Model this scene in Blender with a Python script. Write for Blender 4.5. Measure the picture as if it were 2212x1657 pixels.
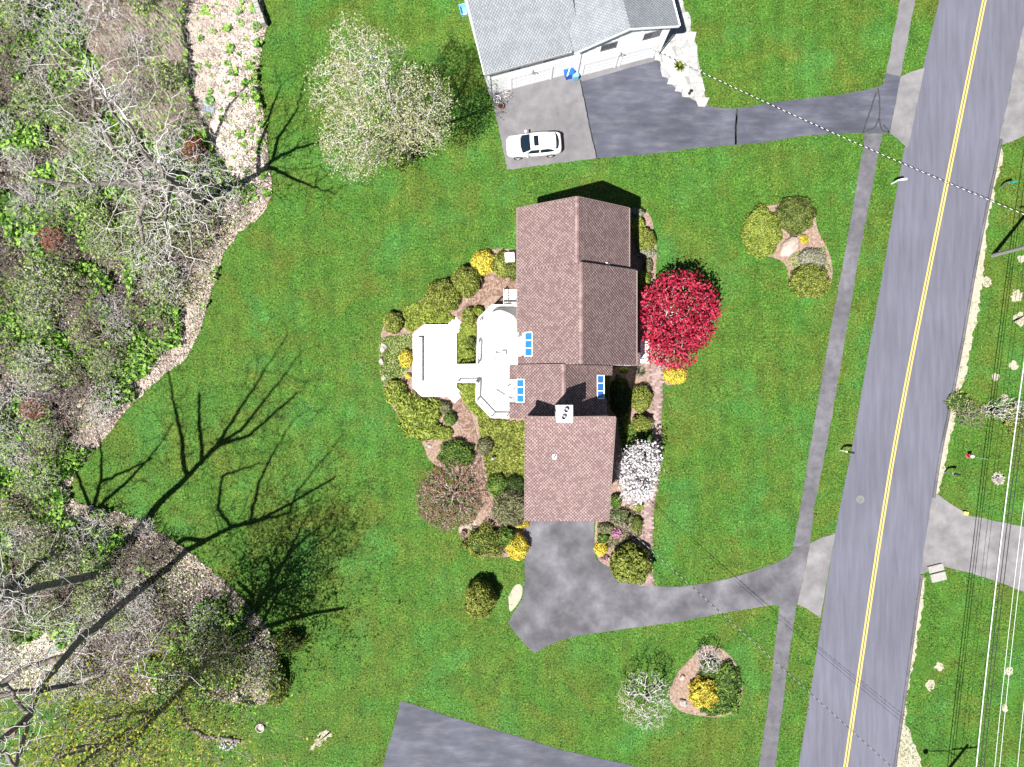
import bpy, bmesh, math, random
import numpy as np
from mathutils import Vector, Matrix

# ---------------------------------------------------------------- scene, camera, light
scene = bpy.context.scene
for o in list(bpy.data.objects):
    bpy.data.objects.remove(o)
COL = scene.collection
H = 58.6            # flying height of the camera in metres
F = 1476.8          # focal length in picture units (2212 units wide)
KX, KY = 0.345, 0.43   # shadow shift in metres for each metre of height

cam_d = bpy.data.cameras.new("camera")
cam = bpy.data.objects.new("camera", cam_d)
COL.objects.link(cam)
cam.location = (0, 0, H)
cam.rotation_euler = (0, 0, 0)
cam_d.sensor_fit = 'HORIZONTAL'
cam_d.angle = 2 * math.atan(1106 / F)
cam_d.clip_end = 2000
scene.camera = cam
scene.render.resolution_x, scene.render.resolution_y = 1024, 767

world = bpy.data.worlds.new("World")
scene.world = world
world.use_nodes = True
wn = world.node_tree.nodes
sky = wn.new("ShaderNodeTexSky")
sky.sky_type = 'NISHITA'
sky.sun_disc = False
sky.air_density = 0.45
sky.dust_density = 0.3
sky.sun_elevation = math.atan(1 / math.hypot(KX, KY))
sky.sun_rotation = math.atan2(-KX, -KY)
wn["Background"].inputs["Strength"].default_value = 0.05
world.node_tree.links.new(sky.outputs[0], wn["Background"].inputs["Color"])

sun_d = bpy.data.lights.new("sun", 'SUN')
sun_d.energy = 5.0
sun_d.angle = math.radians(0.5)
sun_d.color = (1.0, 0.965, 0.91)
sun = bpy.data.objects.new("sun", sun_d)
COL.objects.link(sun)
sun.location = (-30, -30, 90)
sun.rotation_euler = Vector((KX, KY, -1)).to_track_quat('-Z', 'Y').to_euler()

vs = scene.view_settings
vs.view_transform = 'Standard'
vs.look = 'None'
vs.exposure = 1.15
vs.gamma = 1.0
vs.use_curve_mapping = False

RNG = np.random.default_rng(7)
random.seed(7)

# ---------------------------------------------------------------- helpers
def P(dx, dy, h=0.0):
    """picture units -> world point at height h"""
    s = (H - h) / F
    return Vector(((dx - 1106) * s, (828.5 - dy) * s, h))

def S(dx, dy, h):
    """a point at height h whose shadow lies at picture point dx, dy of the ground"""
    g = P(dx, dy, 0)
    return Vector((g.x - h * KX, g.y - h * KY, h))

def link(o, parent=None):
    COL.objects.link(o)
    if parent is not None:
        o.parent = parent
    return o

def tag(o, label=None, cat=None, group=None, kind=None):
    if label: o["label"] = label
    if cat: o["category"] = cat
    if group: o["group"] = group
    if kind: o["kind"] = kind
    return o

def empty(name, loc, rz=0.0, label=None, cat=None, group=None):
    o = bpy.data.objects.new(name, None)
    COL.objects.link(o)
    o.empty_display_size = 0.2
    o.location = loc
    o.rotation_euler = (0, 0, rz)
    return tag(o, label, cat, group)

def np_mesh(name, V, Fc, smooth=False):
    V = np.asarray(V, dtype=np.float32).reshape(-1, 3)
    Fc = np.asarray(Fc, dtype=np.int32)
    k = Fc.shape[1]
    me = bpy.data.meshes.new(name)
    me.vertices.add(len(V)); me.vertices.foreach_set("co", V.ravel())
    me.loops.add(Fc.size); me.loops.foreach_set("vertex_index", Fc.ravel())
    me.polygons.add(len(Fc))
    me.polygons.foreach_set("loop_start", np.arange(0, Fc.size, k, dtype=np.int32))
    me.polygons.foreach_set("loop_total", np.full(len(Fc), k, dtype=np.int32))
    if smooth:
        me.polygons.foreach_set("use_smooth", np.ones(len(Fc), dtype=bool))
    me.update(calc_edges=True)
    return me

def mobj(name, me, mat, parent=None, loc=None):
    if mat is not None and not me.materials:
        me.materials.append(mat)
    o = bpy.data.objects.new(name, me)
    link(o, parent)
    if loc is not None:
        o.location = loc
    return o

class MB:
    """collects faces of one part"""
    def __init__(s): s.v = []; s.f = []
    def add(s, vs, fs):
        b = len(s.v)
        s.v += [tuple(v) for v in vs]; s.f += [tuple(i + b for i in f) for f in fs]
        return s
    def box(s, c, d, rz=0.0, m=None):
        x, y, z = d[0] / 2, d[1] / 2, d[2] / 2
        vs = [Vector((i * x, j * y, k * z)) for k in (-1, 1) for j in (-1, 1) for i in (-1, 1)]
        R = Matrix.Rotation(rz, 3, 'Z') if m is None else m
        vs = [R @ v + Vector(c) for v in vs]
        return s.add(vs, [(0, 2, 3, 1), (4, 5, 7, 6), (0, 1, 5, 4), (2, 6, 7, 3), (0, 4, 6, 2), (1, 3, 7, 5)])
    def bar(s, a, b, w, t=None):
        a, b = Vector(a), Vector(b); d = b - a; L = d.length
        q = d.to_track_quat('X', 'Z').to_matrix()
        return s.box((a + b) / 2, (L, w, t or w), m=q)
    def prism(s, pts, z0, z1):
        n = len(pts)
        vs = [(p[0], p[1], z0) for p in pts] + [(p[0], p[1], z1) for p in pts]
        area = sum(pts[i][0] * pts[(i + 1) % n][1] - pts[(i + 1) % n][0] * pts[i][1] for i in range(n))
        up = tuple(range(n, 2 * n)); dn = tuple(range(n - 1, -1, -1))
        sides = [(i, (i + 1) % n, n + (i + 1) % n, n + i) for i in range(n)]
        if area < 0:
            up = up[::-1]; dn = dn[::-1]; sides = [f[::-1] for f in sides]
        return s.add(vs, [up, dn] + sides)
    def tube(s, pts, rad, n=8, cap=True):
        pts = [Vector(p) for p in pts]
        if not hasattr(rad, '__len__'): rad = [rad] * len(pts)
        b = len(s.v); ref = Vector((0.13, 0.21, 1)).normalized()
        for i, p in enumerate(pts):
            d = (pts[min(i + 1, len(pts) - 1)] - pts[max(i - 1, 0)]).normalized()
            if abs(d.dot(ref)) > .97: r2 = Vector((1, 0, 0))
            else: r2 = ref
            u = d.cross(r2).normalized(); w = d.cross(u)
            for k in range(n):
                a = 2 * math.pi * k / n
                s.v.append(tuple(p + (u * math.cos(a) + w * math.sin(a)) * rad[i]))
        for i in range(len(pts) - 1):
            for k in range(n):
                k2 = (k + 1) % n
                s.f.append((b + i * n + k, b + (i + 1) * n + k, b + (i + 1) * n + k2, b + i * n + k2))
        if cap:
            s.f.append(tuple(b + k for k in range(n)))
            s.f.append(tuple(b + (len(pts) - 1) * n + k for k in range(n - 1, -1, -1)))
        return s
    def lathe(s, prof, c=(0, 0, 0), n=16):
        b = len(s.v)
        for r, z in prof:
            for k in range(n):
                a = 2 * math.pi * k / n
                s.v.append((c[0] + r * math.cos(a), c[1] + r * math.sin(a), c[2] + z))
        for i in range(len(prof) - 1):
            for k in range(n):
                k2 = (k + 1) % n
                s.f.append((b + i * n + k, b + i * n + k2, b + (i + 1) * n + k2, b + (i + 1) * n + k))
        s.f.append(tuple(b + k for k in range(n - 1, -1, -1)))
        s.f.append(tuple(b + (len(prof) - 1) * n + k for k in range(n)))
        return s
    def build(s, name, mat, parent=None, bevel=0, smooth=False, loc=None):
        me = bpy.data.meshes.new(name)
        me.from_pydata(s.v, [], s.f); me.update()
        if smooth:
            for p in me.polygons: p.use_smooth = True
        if bevel:
            bm = bmesh.new(); bm.from_mesh(me)
            bmesh.ops.bevel(bm, geom=bm.edges[:], offset=bevel, segments=2, affect='EDGES', clamp_overlap=True)
            bm.to_mesh(me); bm.free()
        return mobj(name, me, mat, parent, loc)

def inpoly(X, Y, poly):
    poly = np.asarray(poly, dtype=float)
    x0, y0 = poly[:, 0], poly[:, 1]
    x1, y1 = np.roll(x0, -1), np.roll(y0, -1)
    r = np.zeros(len(X), dtype=bool)
    for a, b, c, d in zip(x0, y0, x1, y1):
        if b == d: continue
        c_ = ((b > Y) != (d > Y)) & (X < (c - a) * (Y - b) / (d - b) + a)
        r ^= c_
    return r

def DP(pts, h=0.0):
    return [(v.x, v.y) for v in (P(x, y, h) for x, y in pts)]

def rough(pts, step=0.35, amp=0.05, seed=1):
    r = random.Random(seed); out = []
    n = len(pts)
    for i in range(n):
        a, b = Vector(pts[i]), Vector(pts[(i + 1) % n])
        L = (b - a).length; k = max(1, int(L / step))
        for j in range(k):
            p = a.lerp(b, j / k)
            if j: p = p + Vector((r.uniform(-amp, amp), r.uniform(-amp, amp)))
            out.append((p.x, p.y))
    return out

def smoothline(pts, it=2):
    """Chaikin on an open polyline"""
    for _ in range(it):
        q = [pts[0]]
        for a, b in zip(pts[:-1], pts[1:]):
            q.append((a[0] * .75 + b[0] * .25, a[1] * .75 + b[1] * .25))
            q.append((a[0] * .25 + b[0] * .75, a[1] * .25 + b[1] * .75))
        q.append(pts[-1]); pts = q
    return pts

def sheet(name, pts, z, mat, parent=None, kind="structure", thick=0.0):
    mb = MB()
    if thick:
        mb.prism(pts, z - thick, z)
    else:
        mb.add([(p[0], p[1], z) for p in pts], [tuple(range(len(pts)))])
    me = bpy.data.meshes.new(name)
    bm = bmesh.new()
    vs = [bm.verts.new(v) for v in mb.v]
    for f in mb.f:
        bm.faces.new([vs[i] for i in f])
    if not thick:
        bm.normal_update()
        for f in bm.faces:
            if f.normal.z < 0: f.normal_flip()
    bmesh.ops.triangulate(bm, faces=[f for f in bm.faces if len(f.verts) > 4])
    bm.to_mesh(me); bm.free()
    o = mobj(name, me, mat, parent)
    if parent is None and kind: o["kind"] = kind
    return o

# ---------------------------------------------------------------- materials
def srgb(r, g, b):
    return tuple(((c / 255) / 12.92 if c / 255 < .04045 else ((c / 255 + .055) / 1.055) ** 2.4) for c in (r, g, b))

MATS = {}
def mat(name, stops, scale=4.0, rough_=0.85, bump=0.0, bscale=None, rand=0.0, detail=6.0,
        objrand=False, spec=0.3, metallic=0.0, translucent=0.0, big=None, bigscale=.15, stretch=None, dist=0.0, pos=None, coat=0):
    """noise between colour stops (linear), optional island/object random and second large noise"""
    m = bpy.data.materials.new(name); m.use_nodes = True
    nt = m.node_tree; N = nt.nodes; L = nt.links
    b = N["Principled BSDF"]
    b.inputs["Roughness"].default_value = rough_
    b.inputs["Specular IOR Level"].default_value = spec
    b.inputs["Metallic"].default_value = metallic
    if coat: b.inputs["Coat Weight"].default_value = coat
    tc = N.new("ShaderNodeTexCoord")
    geo = N.new("ShaderNodeNewGeometry")
    vec = geo.outputs["Position"] if not objrand else tc.outputs["Object"]
    if stretch:
        mp = N.new("ShaderNodeMapping"); L.new(vec, mp.inputs["Vector"])
        mp.inputs["Rotation"].default_value[2] = stretch[1]
        mp.inputs["Scale"].default_value = stretch[0]
        vec = mp.outputs[0]
    no = N.new("ShaderNodeTexNoise"); no.inputs["Scale"].default_value = scale
    no.inputs["Detail"].default_value = detail; no.inputs["Roughness"].default_value = .62
    no.inputs["Distortion"].default_value = dist
    L.new(vec, no.inputs["Vector"])
    fac = no.outputs["Fac"]
    if rand:
        add = N.new("ShaderNodeMath"); add.operation = 'MULTIPLY_ADD'
        src = N.new("ShaderNodeObjectInfo").outputs["Random"] if objrand else geo.outputs["Random Per Island"]
        sub = N.new("ShaderNodeMath"); sub.operation = 'SUBTRACT'; sub.inputs[1].default_value = .5
        L.new(src, sub.inputs[0]); L.new(sub.outputs[0], add.inputs[0])
        add.inputs[1].default_value = rand; L.new(fac, add.inputs[2]); fac = add.outputs[0]
    cr = N.new("ShaderNodeValToRGB")
    els = cr.color_ramp.elements
    n = len(stops)
    if pos is None: pos = [0.3 + 0.4 * i / max(1, n - 1) for i in range(n)]
    while len(els) < n: els.new(.5)
    for e, c, p in zip(els, stops, pos):
        e.position = p; e.color = (*c, 1)
    L.new(fac, cr.inputs[0]); col = cr.outputs[0]
    if big:
        n2 = N.new("ShaderNodeTexNoise"); n2.inputs["Scale"].default_value = bigscale
        n2.inputs["Detail"].default_value = 4
        L.new(geo.outputs["Position"], n2.inputs["Vector"])
        r2 = N.new("ShaderNodeValToRGB")
        r2.color_ramp.elements[0].position = .38; r2.color_ramp.elements[1].position = .62
        L.new(n2.outputs["Fac"], r2.inputs[0])
        mx = N.new("ShaderNodeMix"); mx.data_type = 'RGBA'; mx.blend_type = 'MULTIPLY'
        mx2 = N.new("ShaderNodeMix"); mx2.data_type = 'RGBA'
        mx2.inputs["A"].default_value = (*big[0], 1); mx2.inputs["B"].default_value = (*big[1], 1)
        L.new(r2.outputs[0], mx2.inputs["Factor"])
        mx.inputs["Factor"].default_value = 1
        L.new(col, mx.inputs["A"]); L.new(mx2.outputs["Result"], mx.inputs["B"]); col = mx.outputs["Result"]
    L.new(col, b.inputs["Base Color"])
    if bump:
        bn = N.new("ShaderNodeTexNoise"); bn.inputs["Scale"].default_value = bscale or scale * 6
        bn.inputs["Detail"].default_value = 5
        L.new(vec, bn.inputs["Vector"])
        bp = N.new("ShaderNodeBump"); bp.inputs["Strength"].default_value = bump
        bp.inputs["Distance"].default_value = .03
        L.new(bn.outputs["Fac"], bp.inputs["Height"]); L.new(bp.outputs[0], b.inputs["Normal"])
    if translucent:
        tr = N.new("ShaderNodeBsdfTranslucent"); L.new(col, tr.inputs["Color"])
        ms = N.new("ShaderNodeMixShader"); ms.inputs[0].default_value = translucent
        L.new(b.outputs[0], ms.inputs[1]); L.new(tr.outputs[0], ms.inputs[2])
        L.new(ms.outputs[0], N["Material Output"].inputs["Surface"])
    MATS[name] = m
    return m

def g(v): return (v, v, v)

# lawn: several scales of green, dry patches, mown stripes
def lawn_material(name, rand):
    m = bpy.data.materials.new(name); m.use_nodes = True
    nt = m.node_tree; N = nt.nodes; L = nt.links
    b = N["Principled BSDF"]; b.inputs["Roughness"].default_value = .8; b.inputs["Specular IOR Level"].default_value = .15
    geo = N.new("ShaderNodeNewGeometry"); pos = geo.outputs["Position"]
    def noise(sc, det=5, ro=.6, dist=0.0):
        n = N.new("ShaderNodeTexNoise"); n.inputs["Scale"].default_value = sc; n.inputs["Detail"].default_value = det
        n.inputs["Roughness"].default_value = ro; n.inputs["Distortion"].default_value = dist
        L.new(pos, n.inputs["Vector"]); return n.outputs["Fac"]
    def ramp(f, stops):
        r = N.new("ShaderNodeValToRGB"); e = r.color_ramp.elements
        while len(e) < len(stops): e.new(.5)
        for k, (p, c) in zip(e, stops): k.position = p; k.color = (*c, 1)
        L.new(f, r.inputs[0]); return r.outputs[0]
    def mix(f, a, c, mode='MIX'):
        x = N.new("ShaderNodeMix"); x.data_type = 'RGBA'; x.blend_type = mode
        if isinstance(f, float): x.inputs["Factor"].default_value = f
        else: L.new(f, x.inputs["Factor"])
        L.new(a, x.inputs["A"]); L.new(c, x.inputs["B"]); return x.outputs["Result"]
    fine = noise(6.5, 6, .78)
    if rand:
        s = N.new("ShaderNodeMath"); s.operation = 'MULTIPLY_ADD'; s.inputs[1].default_value = rand
        L.new(geo.outputs["Random Per Island"], s.inputs[0]); L.new(fine, s.inputs[2])
        s2 = N.new("ShaderNodeMath"); s2.operation = 'SUBTRACT'; s2.inputs[1].default_value = rand / 2
        L.new(s.outputs[0], s2.inputs[0]); fine = s2.outputs[0]
    base = ramp(fine, [(.35, (.006, .026, .003)), (.46, (.032, .094, .010)), (.56, (.058, .140, .017)), (.68, (.15, .25, .05))])
    dry = ramp(fine, [(.35, (.014, .026, .003)), (.46, (.058, .088, .010)), (.56, (.098, .130, .018)), (.68, (.21, .22, .065))])
    cool = ramp(fine, [(.35, (.008, .045, .008)), (.46, (.032, .120, .018)), (.56, (.054, .168, .030)), (.68, (.13, .26, .08))])
    f1 = ramp(noise(.2, 6, .7, .8), [(.44, g(0)), (.66, g(.85))])
    f2 = ramp(noise(.3, 5, .6, .4), [(.5, g(0)), (.68, g(.9))])
    c = mix(f1, base, dry)
    mp = N.new("ShaderNodeMapping"); L.new(pos, mp.inputs[0]); mp.inputs["Location"].default_value = (31, 17, 5)
    n3 = N.new("ShaderNodeTexNoise"); n3.inputs["Scale"].default_value = .26; n3.inputs["Detail"].default_value = 4
    L.new(mp.outputs[0], n3.inputs["Vector"])
    c = mix(ramp(n3.outputs["Fac"], [(.52, g(0)), (.70, g(.8))]), c, cool)
    # patchy brightness of the turf
    br = ramp(noise(.6, 7, .75, .5), [(.3, g(.7)), (.7, g(1.25))])
    c = mix(1.0, c, br, 'MULTIPLY')
    # mowing tracks: bands along the length of the garden
    w = N.new("ShaderNodeTexWave"); w.wave_type = 'BANDS'; w.bands_direction = 'X'
    mw = N.new("ShaderNodeMapping"); L.new(pos, mw.inputs[0]); mw.inputs["Rotation"].default_value[2] = math.radians(-4)
    w.inputs["Scale"].default_value = .19; w.inputs["Distortion"].default_value = 2.2; w.inputs["Detail"].default_value = 2
    w.inputs["Detail Scale"].default_value = .4
    L.new(mw.outputs[0], w.inputs["Vector"])
    st = ramp(w.outputs["Fac"], [(.2, g(.94)), (.8, g(1.05))])
    c = mix(.8, c, st, 'MULTIPLY')
    L.new(c, b.inputs["Base Color"])
    bp = N.new("ShaderNodeBump"); bp.inputs["Strength"].default_value = .6; bp.inputs["Distance"].default_value = .05
    L.new(noise(9, 5), bp.inputs["Height"]); L.new(bp.outputs[0], b.inputs["Normal"])
    MATS[name] = m
    return m

M_lawn = lawn_material("lawn_turf", 0)
M_blade = lawn_material("lawn_blades", .5)

M_road = mat("road_asphalt", [(.125, .126, .15), (.15, .15, .178), (.175, .175, .205)], 1.2, .9, .25, 60,
             big=[g(.93), g(1.06)], bigscale=.12, stretch=((2.2, .16, 1), math.radians(-13.7)))
M_walk = mat("path_asphalt", [(.105, .102, .118), (.14, .137, .155), (.175, .172, .19)], 1.6, .9, .3, 60, big=[g(.82), g(1.15)], bigscale=.25)
M_drive = mat("drive_asphalt", [(.092, .09, .104), (.135, .132, .15), (.19, .186, .205)], .7, .9, .3, 60, big=[g(.72), g(1.22)], bigscale=.3)
M_dark = mat("sealed_asphalt", [(.06, .064, .088), (.082, .086, .115), (.125, .125, .15)], .9, .75, .25, 60, big=[g(.8), g(1.15)], bigscale=.3, stretch=((.5, 1.7, 1), .1))
M_pad = mat("grey_asphalt", [(.135, .13, .14), (.165, .16, .17), (.19, .185, .195)], 1.1, .9, .25, 70, big=[g(.92), g(1.06)], bigscale=.35)
M_apron = mat("apron_asphalt", [(.155, .15, .16), (.20, .193, .20), (.25, .24, .245)], .9, .9, .25, 60, big=[g(.88), g(1.1)], bigscale=.4)
M_tar = mat("crack_tar", [g(.03), g(.05)], 3)
M_yellow_line = mat("yellow_road_paint", [(.55, .38, .07), (.68, .52, .14)], 9, .7)
M_concrete = mat("pale_concrete", [(.30, .29, .27), (.42, .41, .385)], 5, .9, .3, 50)
M_litter = mat("leaf_litter_ground", [(.10, .075, .055), (.20, .16, .13), (.30, .25, .215), (.36, .31, .27)], 3.5, .95, .6, 20,
               big=[(.6, .58, .55), g(1.1)], bigscale=.3, pos=[.3, .42, .55, .72])
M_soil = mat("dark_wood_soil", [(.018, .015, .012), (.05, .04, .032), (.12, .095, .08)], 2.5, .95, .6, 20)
M_sand = mat("pale_reed_ground", [(.24, .205, .17), (.34, .30, .26), (.42, .38, .34)], 2.2, .95, .5, 24, stretch=((.6, 3, 1), .2))
M_mulch = mat("garden_mulch", [(.14, .085, .06), (.24, .165, .13), (.34, .27, .22)], 4.5, .95, .6, 30)
M_gravel = mat("white_gravel", [(.34, .33, .31), (.52, .51, .49), (.64, .63, .61)], 16, .9, .7, 40)
M_verge = mat("sandy_verge", [(.27, .235, .185), (.37, .33, .27), (.20, .21, .09)], 2.4, .95, .4, 30)

M_shingle = mat("pink_shingle", [(.15, .097, .096), (.186, .127, .124), (.222, .16, .152)], 1.6, .9, .25, 50, rand=.5, big=[g(.95), g(1.04)], bigscale=.5, pos=[.3, .5, .7])
M_shingle1 = mat("pink_shingle_tab", [(.15, .097, .096), (.186, .127, .124), (.222, .16, .152)], 1.6, .9, .25, 50, rand=.5, objrand=True, pos=[.32, .5, .7])
M_underlay = mat("recess_shaded_underlay", [(.085, .056, .056), (.105, .072, .07)], 3)  # darker than the tabs: shade of the recesses is in the colour
M_bshingle = mat("pale_blue_shingle", [(.24, .265, .29), (.285, .31, .335), (.33, .352, .375)], 1, .9, .2, 50, rand=.34, big=[g(.95), g(1.04)], bigscale=.4)
M_bshingle1 = mat("pale_blue_shingle_tab", [(.24, .265, .29), (.285, .31, .335), (.33, .352, .375)], 1, .9, .2, 50, rand=.34, objrand=True)
M_bunderlay = mat("pale_roof_underlay", [(.19, .21, .235), (.22, .24, .265)], 3)
M_white = mat("white_paint", [g(.76), g(.82)], 2, .55)
M_siding = mat("white_siding", [g(.74), g(.8)], 2, .6)
M_deck = mat("white_deck_boards", [(.68, .675, .66), (.78, .775, .76)], 3, .6, .1, 30, rand=.25, objrand=True)
M_cream = mat("cream_siding", [(.55, .50, .44), (.62, .58, .52)], 2, .7)
M_flash = mat("metal_flashing", [g(.25), g(.4)], 4, .35, metallic=.8)
M_black = mat("black_metal", [g(.012), g(.025)], 4, .5)
M_grey = mat("grey_metal", [g(.14), g(.22)], 4, .5, metallic=.3)
M_furn = mat("white_resin", [g(.66), g(.74)], 3, .5)
M_darkwood = mat("dark_slats", [(.06, .055, .05), (.1, .09, .085)], 6, .7)
M_canvas = mat("umbrella_canvas", [(.72, .71, .68), (.78, .77, .74)], 3, .85)
M_paver = mat("pink_paver", [(.20, .135, .125), (.27, .195, .18), (.33, .255, .235)], 2.5, .9, .3, 50, rand=.4, objrand=True)
M_brick = mat("herringbone_brick", [(.155, .092, .07), (.235, .155, .12), (.31, .225, .18)], 2.5, .9, .3, 50, rand=.55, objrand=True)
M_brickstuff = mat("herringbone_brick_field", [(.155, .092, .07), (.235, .155, .12), (.31, .225, .18)], 2.5, .9, .3, 50, rand=.55)
M_joint = mat("sand_joint", [(.11, .08, .07), (.15, .115, .10)], 6)
M_flag = mat("flagstone", [(.27, .275, .28), (.34, .345, .34), (.40, .385, .36)], 1.5, .85, .3, 30, rand=.35, objrand=True)
M_mortar = mat("flag_mortar", [(.20, .195, .185), (.26, .25, .24)], 6)
M_rock = mat("grey_rock", [(.2, .18, .165), (.34, .31, .285), (.46, .43, .40)], 3, .9, .8, 9, objrand=True)
M_pinkrock = mat("pink_boulder", [(.34, .26, .22), (.44, .36, .31)], 3, .9, .7, 9, objrand=True)
M_browntrim = mat("brown_trim", [(.17, .12, .115), (.22, .165, .155)], 3, .6)
M_bark = mat("grey_bark", [(.10, .085, .075), (.20, .175, .155), (.30, .27, .25)], 7, .95, .8, 24)
M_twig = mat("pale_twigs", [(.24, .22, .205), (.36, .34, .325), (.47, .455, .44)], 2.5, .9, rand=.3)
M_browntwig = mat("brown_twigs", [(.13, .095, .08), (.22, .17, .15), (.33, .28, .255)], 2.5, .9, rand=.3)
M_redtwig = mat("red_brown_twigs", [(.17, .035, .04), (.24, .13, .11), (.42, .39, .36)], 1.2, .9, rand=.5)
M_darkbark = mat("dark_bark", [(.05, .042, .038), (.09, .08, .072)], 7, .95, .8, 24)
def leaf(name, a, b, c, rand=.6, tr=.25):
    return mat(name, [a, b, c], 1.6, .75, rand=rand, spec=.15, translucent=tr, pos=[.25, .5, .75])
K = {
    'olive': leaf("olive_foliage", (.035, .05, .008), (.105, .125, .022), (.19, .205, .05)),
    'olivedark': leaf("dark_olive_foliage", (.02, .032, .006), (.06, .08, .018), (.115, .13, .035)),
    'green': leaf("green_foliage", (.018, .045, .008), (.05, .095, .018), (.12, .165, .035)),
    'dark': leaf("shade_darkened_foliage", (.01, .025, .006), (.028, .055, .012), (.06, .095, .025)),  # carries the shade of hedge, ball shrub and shrub cores in its colour
    'lime': leaf("lime_foliage", (.06, .09, .01), (.14, .18, .028), (.24, .27, .06)),
    'yellow': leaf("yellow_foliage", (.22, .17, .015), (.42, .35, .04), (.55, .48, .09)),
    'pale': leaf("pale_foliage", (.10, .10, .075), (.22, .215, .16), (.36, .35, .28)),
    'grey': leaf("grey_olive_foliage", (.05, .052, .025), (.115, .115, .058), (.20, .195, .115)),
    'bud': leaf("budding_foliage", (.16, .165, .07), (.29, .295, .14), (.42, .42, .25)),
    'budyellow': leaf("young_yellow_leaves", (.10, .12, .012), (.20, .22, .028), (.30, .32, .06)),
    'red': leaf("red_maple_leaves", (.12, .006, .016), (.26, .012, .036), (.40, .04, .07)),
    'blossom': leaf("white_blossom", (.42, .40, .42), (.6, .58, .6), (.72, .70, .72)),
    'pink': leaf("pink_blossom", (.35, .10, .22), (.5, .2, .36), (.6, .35, .5)),
    'marsh': leaf("marsh_leaves", (.025, .07, .008), (.07, .155, .018), (.16, .26, .05), rand=.8),
    'cover': leaf("ground_cover_leaves", (.03, .06, .01), (.085, .125, .03), (.19, .23, .08), rand=.8),
    'rust': leaf("rust_leaves", (.14, .035, .02), (.26, .07, .04), (.34, .13, .08)),
    'shadowtree': leaf("fine_green_leaves", (.02, .04, .008), (.055, .085, .015), (.11, .14, .03)),
}
M_reed = mat("dry_reeds", [(.20, .16, .135), (.31, .26, .23), (.43, .38, .345)], 1.5, .9, rand=.6)
M_deadleaf = mat("dead_leaves", [(.15, .11, .09), (.29, .235, .20), (.42, .36, .325)], 2, .95, rand=.7)
def glass_mat(name, colr, ro=.05):
    m = mat(name, [colr, tuple(c * 1.25 for c in colr)], 1.2, ro, spec=.8); return m
M_glass = glass_mat("sky_reflection_glass", (.03, .19, .52))  # blue of the reflected sky is put into the pane colour
M_window = glass_mat("dark_window_glass", (.05, .06, .075))
M_carglass = glass_mat("car_glass", (.006, .012, .022))
M_carpaint = mat("white_car_paint", [g(.76), g(.8)], 2, .3, spec=.5, coat=.5)
M_tyre = mat("tyre_rubber", [g(.015), g(.025)], 8, .9)
M_rim = mat("alloy_rim", [g(.45), g(.55)], 4, .3, metallic=.7)
M_lampred = mat("red_tail_lamp", [(.35, .01, .01), (.4, .02, .02)], 4, .2)
M_lampclear = mat("clear_head_lamp", [g(.5), g(.6)], 4, .15)
M_bluebin = mat("blue_plastic", [(.008, .08, .42), (.012, .11, .52)], 4, .45)
M_lightblue = mat("pale_blue_plastic", [(.15, .38, .6), (.2, .45, .66)], 4, .5)
M_green = mat("teal_green_paint", [(.01, .2, .15), (.015, .26, .2)], 4, .45)
M_redpaint = mat("red_paint", [(.5, .02, .05), (.6, .04, .08)], 4, .45)
M_tarp = mat("grey_blue_tarp", [(.22, .27, .34), (.34, .39, .46)], 2, .5, .3, 6)
M_iron = mat("cast_iron", [g(.1), g(.2)], 8, .7, .4, 40)
M_wire = mat("wire_jacket", [g(.02), g(.035)], 3, .6)
M_wirealu = mat("bare_aluminium", [g(.6), g(.75)], 8, .4)
M_pole = mat("weathered_pole", [(.17, .16, .15), (.30, .29, .28)], 6, .9, .6, 20, stretch=((4, 4, .4), 0))
M_clay = mat("terracotta", [(.22, .09, .06), (.3, .14, .09)], 4, .8)
M_yellowbox = mat("yellow_plastic", [(.6, .55, .12), (.68, .62, .2)], 4, .5)

# reflectances calibrated to the exposure
def scale_mat(m, f):
    for n in m.node_tree.nodes:
        if n.type == 'VALTORGB':
            for e in n.color_ramp.elements:
                e.color = (*[min(.85, c * k) for c, k in zip(e.color[:3], f if hasattr(f, '__len__') else (f, f, f))], 1)
            break
for m, f in ((M_road, (.72, .73, .80)), (M_walk, .78), (M_drive, .78), (M_dark, .85), (M_pad, .88), (M_apron, .85), (M_bshingle, .82), (M_bshingle1, .82), (M_bunderlay, .8),
             (M_shingle, 1.3), (M_shingle1, 1.3), (M_yellow_line, .95), (M_twig, 1.3), (M_litter, 1.25), (M_sand, 1.5), (M_reed, 1.7), (M_deadleaf, 1.4), (M_gravel, .9), (M_concrete, .8), (M_verge, 1.0), (M_glass, .7)):
    scale_mat(m, f)
for k, f in dict(olive=1.75, olivedark=1.8, green=1.7, dark=1.1, lime=1.5, yellow=1.35, pale=1.1, grey=1.4, bud=1.15, budyellow=1.25, red=1.35, blossom=1.0, marsh=1.9, cover=1.9).items():
    scale_mat(K[k], f)

# ================================================================ the setting
lawn = MB().add([(-260, -260, 0), (260, -260, 0), (260, 260, 0), (-260, 260, 0)], [(0, 1, 2, 3)]).build("lawn", M_lawn)
lawn["kind"] = "structure"

EXCL = []      # paved polygons in world xy where no grass blade grows
def paved(name, D, z, m, seed=1, amp=.035, excl=True, step=.5):
    pts = rough(DP(D), step, amp, seed) if amp else DP(D)
    if excl: EXCL.append(pts)
    return sheet(name, pts, z, m)

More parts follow.
